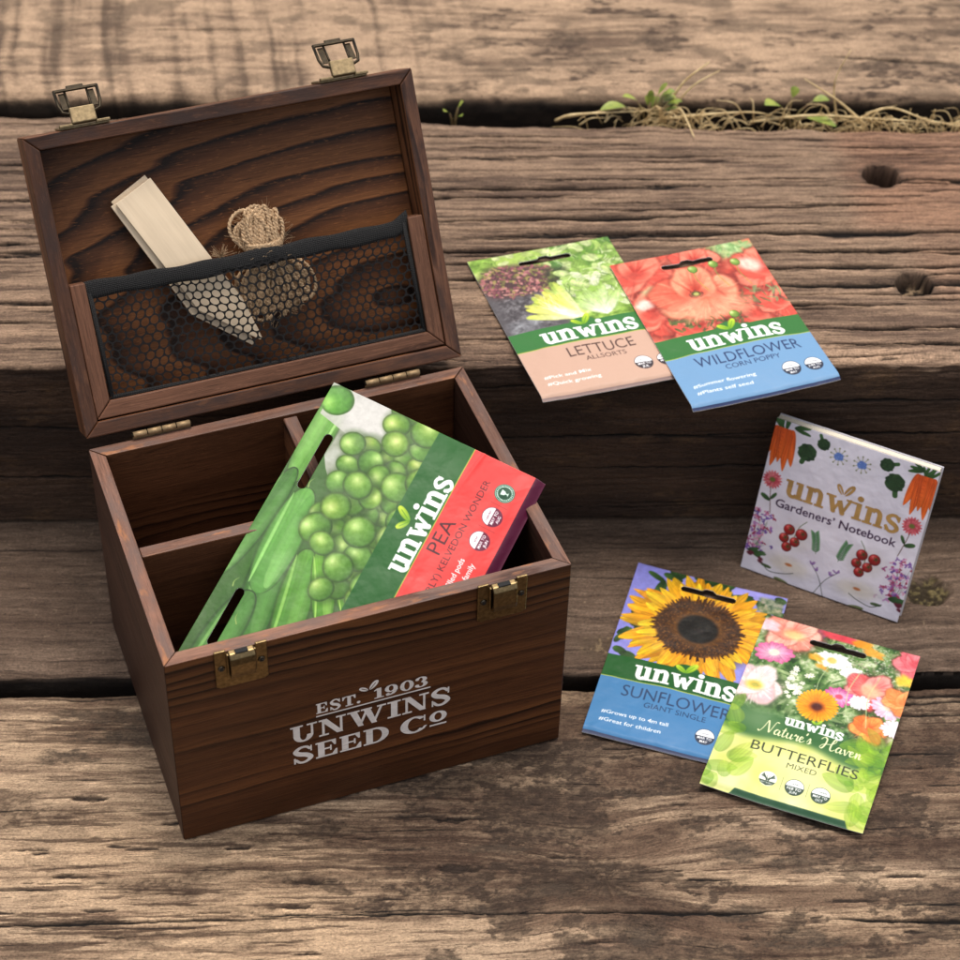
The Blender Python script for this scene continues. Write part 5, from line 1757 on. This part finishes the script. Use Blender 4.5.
        A.petal(bx + s_ * 22, 103, 10, 3.4, R(10 if s_ > 0 else 170), (.40, .44, .26), (.54, .56, .40), .1, .5)
        A.stroke(cr_spline([(51 - s_ * 8, 86), (51 - s_ * 2, 93), (51 + s_ * 3, 104)], 6), .4, (.26, .28, .24))
        for k in range(3):
            A.petal(51 - s_ * 8 + U(-1, 1), 86, 3, 1.3, R(-90 + U(-60, 60)), (.50, .36, .62), (.66, .52, .74), .1, .5)
            A.petal(51 - s_ * 4, 89, 3, 1.2, R(-90 + U(-60, 60)), (.50, .36, .62), (.66, .52, .74), .1, .5)
    A.text('Gardeners\u2019 Notebook', 11.8, 56.2, 5.6, (.20, .10, .24), width=76.5, weight=.014)
    return A


def notebook_foil():
    A = Art(102, 104, (0, 0, 0))
    o = (1, 1, 1)
    slab(A, 'unwins', 15.2, 47.4, 11.2, o, 73.0)
    A.petal(50.2, 34.6, 7.6, 3.6, R(-124), o, o, 0, .55)
    A.petal(51.2, 34.6, 9.2, 4.6, R(-58), o, o, 0, .55)
    A.stroke([(50.2, 34.6), (47.0, 30)], .5, (0, 0, 0)); A.stroke([(51.2, 34.6), (54.6, 29)], .5, (0, 0, 0))
    return A


def art_box_print():
    A = Art(96, 54, (0, 0, 0))
    o = (1, 1, 1)
    # coordinates: x - 61, v = 92 - z
    slab(A, 'EST.', 16.5, 15.0, 8.0, o, 25.5, UP, .06)
    slab(A, '1903', 48.5, 15.0, 8.0, o, 31.5, UP, .04)
    A.rect(16.3, 16.6, 80.6, 17.6, o)
    slab(A, 'UNWINS', 1.8, 34.2, 13.4, o, 91.6, UP, .03)
    slab(A, 'SEED', 2.0, 51.8, 13.0, o, 56.0, UP, .03)
    slab(A, 'Co', 63.2, 51.8, 13.0, o, 28.6, UP, .02)
    A.petal(45.4, 6.6, 5.6, 3.2, R(-148), o, o, 0, .55)
    A.petal(46.4, 6.4, 7.6, 3.9, R(-54), o, o, 0, .55)
    A.stroke([(45.0, 6.3), (41.9, 4.3)], .45, (0, 0, 0)); A.stroke([(46.7, 6.0), (49.6, 2.0)], .45, (0, 0, 0))
    return A
# ------------------------------------------------------------------ paper goods
def paper_mat(name, rough=.34, spec=.5, coat=0.):
    t = Nt(name)
    c = t.attr('Col')
    tc = t.n('ShaderNodeTexCoord').outputs['Object']
    n1 = t.noise(tc, 55, 3, .5)
    n2 = t.noise(tc, 900, 2, .5)
    b = t.bump(n1, .35, .004)
    b = t.bump(n2, .15, .0002, b)
    rg = t.ramp(n1, [(.3, rough - .05), (.7, rough + .10)])
    t.put(t.b.inputs['Specular IOR Level'], spec)
    t.put(t.b.inputs['Coat Weight'], coat)
    t.put(t.b.inputs['Coat Roughness'], .25)
    return t.out(Base_Color=c, Roughness=rg, Normal=b)


M_PAPER = paper_mat('printed_packet_paper', .46, .26, .0)
M_COVER = paper_mat('printed_notebook_cover', .5, .4)
M_BACK = plain('packet_back_paper', (.62, .61, .60), .6, 0, .4, .05, 300)
M_EDGE = plain('notebook_board_edge', (.42, .36, .30), .8, 0, .3, .15, 900)
M_PAGES = plain('page_block', (.66, .61, .50), .85, 0, .2, .2, 1500)
M_FOIL = plain('gold_foil', (.62, .40, .17), .32, .75, .5, .12, 250)


def sheet(name, art, shape, hole=None, mats=None, parent=None, thick_=.0005, **k):
    nx, ny = art.nx // STEP, art.ny // STEP
    u = (np.arange(nx) + .5) * STEP / PX; v = (np.arange(ny) + .5) * STEP / PX
    UU, VV = np.meshgrid(u, v)
    co = shape(UU, VV)
    F = grid_faces(ny, nx)[:, ::-1]
    if hole is not None:
        hm = hole(UU, VV).ravel()
        F = F[hm[F].sum(1) == 0]
        used = np.zeros(len(hm), bool); used[F.ravel()] = True
    me = mesh_np(name, co.reshape(-1, 3), F, mats or [M_PAPER, M_BACK], {'Col': ('FLOAT_COLOR', art.vertices().reshape(-1, 3))})
    if hole is not None:
        bm = bmesh.new(); bm.from_mesh(me)
        bmesh.ops.delete(bm, geom=[v_ for v_ in bm.verts if not v_.link_faces], context='VERTS')
        bm.to_mesh(me); bm.free()
    o = link(name, me, parent, **k)
    m_ = o.modifiers.new('thickness', 'SOLIDIFY')
    m_.thickness = thick_; m_.offset = -1
    m_.material_offset = 1; m_.material_offset_rim = 1
    m_.use_quality_normals = False
    return o


def packet_shape(w, h, seed, puff=.0016, curl=.0012, cornerlift=(0, 0, 0, 0)):
    def f(U_, V_):
        a = U_ / w; b = V_ / h
        ed = np.minimum(np.minimum(a, 1 - a) * w, np.minimum(b, 1 - b) * h)
        z = puff * sstep(0, 22, ed) * (.55 + .6 * fbm(U_ * .035, V_ * .035, seed, 3))
        z = z + .0016 * (fbm(U_ * .05 + 5, V_ * .02, seed + 3, 3) - .5) * sstep(0, 8, ed)
        # seed bulge low in the packet, and seal crimps
        z = z + .0007 * np.exp(-(((U_ - w * .5) / 24) ** 2 + ((V_ - h * .62) / 20) ** 2))
        z = z - curl * sstep(h - 5, h, V_) ** 1.3 * 1.6
        z = z + .00022 * (fbm(U_ * .14, V_ * .06, seed + 9, 2) - .5) * sstep(h - 22, h - 6, V_) * 2
        c0, c1, c2, c3 = cornerlift
        z = z + c0 * ((1 - a) * (1 - b)) ** 2 + c1 * (a * (1 - b)) ** 2 + c2 * (a * b) ** 2 + c3 * ((1 - a) * b) ** 2
        return np.stack([U_ / 1000, -V_ / 1000, z], -1)
    return f


def place_flat(o, x, y, z, ang, pitch=0., roll=0.):
    o.location = (x, y, z)
    o.rotation_euler = (R(pitch), R(roll), R(ang))
    return o


G_PK = 'seed packets'
def packet(art, label, x, y, z, ang, seed, pitch=0., roll=0., lift=(0, 0, 0, 0), puff=.0016):
    o = sheet('seed_packet', art, packet_shape(art.w, art.h, seed, puff, .0012, lift), slot(94, 47, 12.4), None, None, label=label, cat='seed packet', group=G_PK)
    return place_flat(o, x, y, z, ang, pitch, roll)


packet(art_lettuce(), 'lettuce seed packet with a beige lower panel, half under the poppy packet', .1611, .3437, Z3 + .0012, 17.0, 21, lift=(.001, 0, 0, .003))
packet(art_poppy(), 'wildflower corn poppy seed packet with red flowers above a blue panel', .2493, .3375, Z3 + .0036, 16.4, 22, 1.0, .3, (.0005, .002, .003, .001))
packet(art_sunflower(), 'giant sunflower seed packet with one large yellow bloom, half under the butterflies packet', .2653, .2032, .0034, -18.4, 23, .0, .0, (.003, .001, 0, .001))
packet(art_butterflies(), 'mixed butterflies seed packet, lime green with a meadow of flowers, nearest the camera', .3395, .1594, .0062, -23.2, 24, .8, .0, (0, .002, .003, .002))

# the wide pea packet leaning in the front compartment
PW, PH = 188., 130.
pA = np.array([.1345, .1430, .1761]); pB = np.array([.2219, .0545, .1481]); pE = np.array([.0148, .0338, .1160])
pe1 = (pA - pE) / np.linalg.norm(pA - pE)
pe2 = (pB - pA) - ((pB - pA) @ pe1) * pe1; pe2 /= np.linalg.norm(pe2)
pn = np.cross(pe1, -pe2)
pO = pA - pe1 * PW / 1000


def pea_shape(U_, V_):
    a = U_ / PW; b = V_ / PH
    ed = np.minimum(np.minimum(a, 1 - a) * PW, np.minimum(b, 1 - b) * PH)
    z = .0022 * sstep(0, 22, ed) * (.5 + .6 * fbm(U_ * .03, V_ * .03, 31, 3)) + .0016 * (fbm(U_ * .02, V_ * .05, 33, 3) - .5) * sstep(0, 8, ed)
    z = z - .0022 * sstep(PH - 7, PH, V_) ** 1.2
    z = z + .0009 * np.exp(-((V_ - 88 - .12 * (U_ - 150)) / 1.2) ** 2) * sstep(150, 188, U_) * sstep(88, 80, 84.)
    p = pO + (U_ / 1000)[..., None] * pe1 + (V_ / 1000)[..., None] * pe2 + z[..., None] * pn
    for ax, lim in ((1, .0098), (0, .0098)):
        e = np.clip(lim - p[..., ax], 0, None)
        p[..., ax] = np.maximum(p[..., ax], lim) + .0004 * (1 - np.exp(-e * 200))
        p[..., 2] -= e * .85
    return p - pO


h1_ = pill(PW - 47, 13.2); h2_ = pill(PW - 147, 13.2)
pea = sheet('seed_packet', art_pea(PW, PH), pea_shape, lambda X, Y: h1_(X, Y) | h2_(X, Y), None, None, .0006,
            label='wide pea seed packet with green pods and peas, standing askew inside the box', cat='seed packet', group=G_PK)
BM = Matrix.Rotation(BOX_RZ, 4, 'Z')
pea.matrix_world = BM @ Matrix.Translation(Vector(pO))

# notebook leaning on the riser
nbl = Vector((.3292, .2047, .0006)); ne = Vector((.882, -.471, 0)).normalized()
nnv = Vector((0, 0, 1)).cross(ne)
ta = R(17.77)
nup = (Vector((0, 0, 1)) * math.cos(ta) + nnv * math.sin(ta)).normalized()
nno = ne.cross(nup)
note = empty('notebook', (0, 0, 0), 0, 'square white notebook with painted vegetables and gold lettering, leaning on the dark riser', 'notebook')
ntl = nbl + nup * .104
note.matrix_world = Matrix(((ne.x, nup.x, nno.x, ntl.x), (ne.y, nup.y, nno.y, ntl.y), (ne.z, nup.z, nno.z, ntl.z), (0, 0, 0, 1)))


def cover_shape(U_, V_):
    z = .0006 * np.sin(U_ / 102 * 3.1) - .0010 * sstep(96, 102, U_) ** 2 * 0
    return np.stack([U_ / 1000, -V_ / 1000, z], -1)


sheet('front_cover', art_notebook(), cover_shape, None, [M_COVER, M_EDGE], note, .0011)
pg = Parts(); pg.box(.0004, .1008, -.1032, -.0006, -.0068, -.0013)
pg.build('page_block', M_PAGES, note)
bk = Parts(); bk.box(0, .102, -.104, 0, -.0081, -.0070, .0003)
bk.build('back_cover', plain('notebook_back_board', (.52, .50, .55), .6, 0, .4, .05), note)


def print_mesh(name, art, step, mat, parent, fn):
    """lettering: one cell per painted sample, edges feathered by an alpha attribute"""
    m_ = art.a[..., 0]
    ny, nx = (m_.shape[0] // step), (m_.shape[1] // step)
    m_ = m_[:ny * step, :nx * step].reshape(ny, step, nx, step).mean((1, 3))
    F = grid_faces(ny, nx)[:, ::-1]
    F = F[m_.ravel()[F].max(1) > .02]
    u = (np.arange(nx) + .5) * step / PX; v = (np.arange(ny) + .5) * step / PX
    UU, VV = np.meshgrid(u, v)
    ids, inv = np.unique(F.ravel(), return_inverse=True)
    co = fn(UU, VV).reshape(-1, 3)[ids]
    me = mesh_np(name, co, inv.reshape(-1, 4), [mat], {'ink': ('FLOAT', m_.ravel()[ids])})
    return link(name, me, parent)


def ink_mat(name, c, rough, metal, wear):
    t = Nt(name)
    a = t.attr('ink', 'Fac')
    tc = t.n('ShaderNodeTexCoord').outputs['Object']
    n = t.noise(t.mapping(tc, (60, 60, 900)), 1, 4, .6)
    n2 = t.noise(tc, 120, 2)
    al = t.math('MULTIPLY', t.ramp(a, [(.35, 0.), (.65, 1.)]), t.ramp(n, [(.30, 1. - wear), (.42, 1.)]))
    colr = t.mix('MULTIPLY', 1., (*c, 1), t.ramp(n2, [(.3, .85), (.7, 1.12)]))
    t.m.blend_method = 'HASHED' if hasattr(t.m, 'blend_method') else None
    return t.out(Base_Color=colr, Roughness=rough, Metallic=metal, Alpha=al)


print_mesh('foil_lettering', notebook_foil(), 2, ink_mat('gold_foil_print', (.66, .40, .15), .33, .7, 0.), note,
           lambda U_, V_: np.stack([U_ / 1000, -V_ / 1000, .0006 * np.sin(U_ / 102 * 3.1) + .00012], -1))
print_mesh('printed_lettering', art_box_print(), 2, ink_mat('white_box_print', (.80, .74, .70), .6, 0, .35), front,
           lambda U_, V_: np.stack([.061 + U_ / 1000, U_ * 0 - .00014, .0918 - V_ / 1000], -1))

# ------------------------------------------------------------------ wooden plant markers in the lid pocket
M_MARK = None
t = Nt('pale_birch')
g = t.n('ShaderNodeTexCoord').outputs['Object']
n1 = t.noise(t.mapping(g, (260, 14, 200)), 1, 4, .6)
n2 = t.noise(g, 30, 2)
cc = t.ramp(n1, [(.3, (.69, .54, .37)), (.55, (.76, .60, .415)), (.75, (.81, .655, .465))])
M_MARK = t.out(Base_Color=t.mix('MULTIPLY', 1., cc, t.ramp(n2, [(.3, .9), (.7, 1.06)])), Roughness=.6, Normal=t.bump(n1, .3, .0003))
LM = BM @ lidM
mk = [(-.0120, 0), (.0120, 0), (.0118, -.0840), (.0072, -.1075), (.0056, -.1080), (-.0118, -.0740)]
for i, (du, dv, w0, rz, tilt, lab) in enumerate((
        (.0542, .1275, .0118, 26.2, 3.5, 'pale wooden plant marker, front one of the fanned pile in the lid pocket'),
        (.0518, .1262, .0150, 25.0, 3.2, 'pale wooden plant marker, middle one of the fanned pile, left edge showing'),
        (.0526, .1290, .0180, 27.6, 2.4, 'pale wooden plant marker, rearmost of the fanned pile against the lid panel'))):
    p = Parts(); p.prism(mk, -.0012, .0012, 2, .0003)
    o = p.build('plant_marker', M_MARK, None, label=lab, cat='plant marker', group='wooden plant markers')
    o.matrix_world = LM @ Matrix.Translation((du, dv, w0)) @ Matrix.Rotation(R(rz), 4, 'Z') @ Matrix.Rotation(R(tilt), 4, 'X')

# ------------------------------------------------------------------ jute twine
t = Nt('jute_twine')
g = t.n('ShaderNodeTexCoord').outputs['Object']
n1 = t.noise(g, 900, 4, .6); n2 = t.noise(g, 130, 3)
cc = t.ramp(n1, [(.3, (.34, .215, .115)), (.55, (.58, .395, .23)), (.75, (.74, .55, .35))])
M_JUTE = t.out(Base_Color=t.mix('MULTIPLY', 1., cc, t.ramp(n2, [(.3, .75), (.7, 1.15)])), Roughness=.9, Normal=t.bump(n1, .8, .0006))
tw = Parts()
rr = random.Random(9)


def ply(path, rad=.00074, pitch=.0046):
    """two-ply twisted strand along a dense path"""
    P = [Vector(p) for p in path]
    L = 0
    for s_ in (0, math.pi):
        out = []; L = 0
        for i, p in enumerate(P):
            d = (P[min(i + 1, len(P) - 1)] - P[max(i - 1, 0)]).normalized()
            a = d.orthogonal().normalized() if i == 0 else (a - d * a.dot(d)).normalized()
            b = d.cross(a)
            if i:
                L += (p - P[i - 1]).length
            k = s_ + 2 * math.pi * L / pitch
            out.append(p + (a * math.cos(k) + b * math.sin(k)) * rad * .72)
        tw.tube(out, rad, 5, False)


for i in range(64):
    lobe = -1 if i % 2 else 1
    sc = rr.uniform(.50, .95)
    cu = lobe * .0062 + rr.uniform(-.003, .003)
    rx = rr.uniform(.005, .0115) * sc + .0015
    rv = .029 * (.70 + .28 * sc) + rr.uniform(-.003, .0035)
    tilt = rr.uniform(-.28, .28) + lobe * .10
    yaw = rr.uniform(0, math.pi)
    path = []
    ph = rr.uniform(0, 6.28)
    n = 110
    for j in range(n + 1):
        a = ph + j / n * 2 * math.pi * .985
        u = rx * math.cos(a) * math.cos(yaw) * 1.05 + .0012 * math.sin(3 * a + i)
        v = rv * math.sin(a)
        w = rx * math.cos(a) * math.sin(yaw) * .62
        pinch = 1 - .55 * math.exp(-((v - .004) / .012) ** 2) * (.5 if abs(u) < .004 else 1)
        u2 = (u + cu) * pinch
        path.append((u2 * math.cos(tilt) - v * math.sin(tilt), u2 * math.sin(tilt) + v * math.cos(tilt), w))
    ply(path)
for i in range(9):                                   # binding turns across the waist
    path = []
    a0 = rr.uniform(0, 6.28); tl = rr.uniform(-.5, .5); v0 = rr.uniform(-.004, .012)
    for j in range(111):
        a = a0 + j / 110 * 2 * math.pi
        u = .0098 * math.cos(a); w = .0088 * math.sin(a)
        path.append((u, v0 + u * tl + .001 * math.sin(2 * a), w))
    ply(path)
for i in range(420):                                 # loose fibres
    a = rr.uniform(0, 6.28); q = rr.uniform(-1, 1)
    p = Vector((.0150 * math.cos(a) * math.sqrt(1 - q * q * .8), .031 * q, -.009 * abs(math.sin(a)) * math.sqrt(1 - q * q * .8)))
    d = Vector((p.x * 60 + rr.uniform(-1, 1), p.y * 30 + rr.uniform(-1, 1), -rr.random())).normalized()
    L = rr.uniform(.002, .0062)
    e = Vector((rr.uniform(-1, 1), rr.uniform(-1, 1), rr.uniform(-1, .3))) * .0012
    tw.tube([p, p + d * L * .5 + e, p + d * L + e * 2.2], .00008, 3, False)
# frayed tail emerging beside the markers
tail = [(-.018, -.010, -.001)] + [(-.0205 - .0010 * k, -.004 + .0028 * k + .0006 * math.sin(k), -.003 - .0003 * k) for k in range(1, 6)]
ply(cr_spline(tail, 14))
for i in range(70):
    p = Vector((-.0252, .0102, -.0045))
    d = Vector((rr.uniform(-.7, .7), rr.uniform(.0, 1), rr.uniform(-1, .2))).normalized()
    tw.tube([p - d * .002, p + d * .003, p + d * rr.uniform(.004, .008) + Vector((rr.uniform(-1, 1), rr.uniform(-1, 1), 0)) * .0015], .00011, 3, False)
two = tw.build('twine_skein', M_JUTE, None, label='skein of jute garden twine tucked in the lid pocket beside the markers', cat='twine')
two.matrix_world = LM @ Matrix.Translation((.1205, .0745, .0118)) @ Matrix.Rotation(R(4), 4, 'Z')

# ------------------------------------------------------------------ weeds in the rear joint
def leaf_mat(name, c, c2):
    t = Nt(name)
    g = t.n('ShaderNodeTexCoord').outputs['Object']
    n = t.noise(g, 120, 3)
    t.put(t.b.inputs['Subsurface Weight'], .0)
    return t.out(Base_Color=t.ramp(n, [(.35, c), (.65, c2)]), Roughness=.5)


M_LEAF = leaf_mat('weed_leaf', (.13, .19, .02), (.30, .34, .05))
M_STEM = leaf_mat('weed_stem', (.16, .09, .04), (.26, .22, .08))
M_DRY = leaf_mat('dry_grass', (.46, .31, .13), (.76, .58, .30))


def leaf(p, base, d, L, wd_, bend, n=7):
    d = Vector(d).normalized()
    side = d.cross(Vector((0, 0, 1)))
    side = side.normalized() if side.length > .01 else Vector((1, 0, 0))
    prev = None
    for i in range(n + 1):
        k = i / n
        c = Vector(base) + d * L * k + Vector((0, 0, -bend * L * k * k))
        hw = wd_ * .5 * math.sin(math.pi * min(1, k * .95 + .03)) ** .8
        cur = [p.bm.verts.new(c - side * hw + Vector((0, 0, hw * .35))), p.bm.verts.new(c), p.bm.verts.new(c + side * hw + Vector((0, 0, hw * .35)))]
        if prev:
            for q in range(2):
                f = p.bm.faces.new((prev[q], prev[q + 1], cur[q + 1], cur[q])); f.smooth = True
        prev = cur


def weed(x, y, z, specs, label, ns=1.):
    o = empty('weed', (x, y, z), 0, label, 'weed', 'weeds in the rear joint')
    st = Parts(); lf = Parts()
    for (dx, dy, dz, L, w_, b) in specs:
        tip = Vector((dx, dy, dz)) * ns
        st.tube([(0, 0, -.012), tip * .5 + Vector((0, 0, .001)), tip], [.0010, .0008, .0005], 6)
        leaf(lf, tip, (dx, dy, max(dz * .35, .001)), L * ns, w_ * ns, b)
    st.build('stem', M_STEM, o); lf.build('leaves', M_LEAF, o)
    return o


rr = random.Random(4)
sp = []
for i in range(13):
    a = rr.uniform(-.5, 3.6)
    sp.append((.011 * math.cos(a), -.003 + .004 * math.sin(a), rr.uniform(.010, .024), rr.uniform(.008, .013), rr.uniform(.004, .0065), rr.uniform(.1, .5)))
sp.append((-.018, -.004, .016, .018, .009, .3))
weed(.291, .5155, .117, sp, 'bushy green weed among pale roots, middle of the rear joint')
weed(.386, .5155, .117, [(-.006, -.004, .016, .020, .011, .25), (.012, -.008, .010, .022, .009, .2), (.016, .0, .018, .012, .008, .3), (.002, .002, .020, .010, .007, .3)],
     'small weed with a few broad green leaves, right of the bushy weed')
weed(.157, .518, .112, [(.002, -.003, .010, .008, .006, .2), (-.003, -.003, .013, .008, .006, .2), (.003, 0, .016, .007, .005, .2)],
     'tiny green sprout alone in the rear joint near the open lid')
dg = Parts()
def blade(pts, r):
    P = cr_spline(pts, 6)
    n = len(P)
    dg.tube(P, [r * (1 - .75 * i / n) for i in range(n)], 5)


rr = random.Random(8)
for i in range(260):
    x = rr.choice([rr.gauss(.31, .02), rr.uniform(.23, .52), rr.gauss(.42, .04), rr.gauss(.46, .04)])
    y = .5005 - .0288 * (x - .06) + rr.uniform(.004, .020)
    z = .122 + rr.uniform(-.008, .004)
    a = rr.uniform(-math.pi, math.pi)
    L = rr.uniform(.007, .026)
    up = rr.uniform(.0, .35) if rr.random() < .62 else rr.uniform(.5, 1.3)
    dx, dy = math.cos(a) * L, math.sin(a) * L * .28
    blade([(x, y, z), (x + dx * .4, y + dy * .4, z + up * L * .5 + .003), (x + dx, y + dy + rr.uniform(-.004, .004), max(.1285 if y + dy < .50 else .118, z + up * L * .7))], rr.uniform(.0003, .0007))
for pts, r in (([(.226, .508, .124), (.236, .503, .132), (.262, .506, .132), (.288, .511, .130)],   .0012), ([(.232, .512, .124), (.25, .508, .130), (.276, .513, .131), (.30, .512, .125)], .0009),
               ([(.300, .512, .120), (.309, .506, .135), (.314, .494, .1325), (.317, .478, .1312)], .0013), ([(.298, .516, .12), (.312, .52, .146), (.330, .528, .158)], .0014), ([(.302, .516, .12), (.318, .521, .142), (.338, .53, .150)], .0011),
               ([(.30, .51, .124), (.33, .507, .130), (.36, .508, .131), (.38, .512, .124)], .0012), ([(.42, .512, .12), (.415, .516, .15), (.424, .522, .172)], .0009), ([(.44, .508, .12), (.418, .512, .138), (.395, .520, .150)], .0012),
               ([(.43, .512, .12), (.452, .506, .136), (.478, .496, .133), (.51, .488, .131)], .0011), ([(.36, .51, .122), (.40, .503, .132), (.44, .500, .1315), (.50, .494, .1312)], .0011)):
    blade(pts, r)
dg.build('dry_grass', M_DRY, None, label='pale dry grass and roots lying along the rear joint', cat='dry grass', kind='stuff')
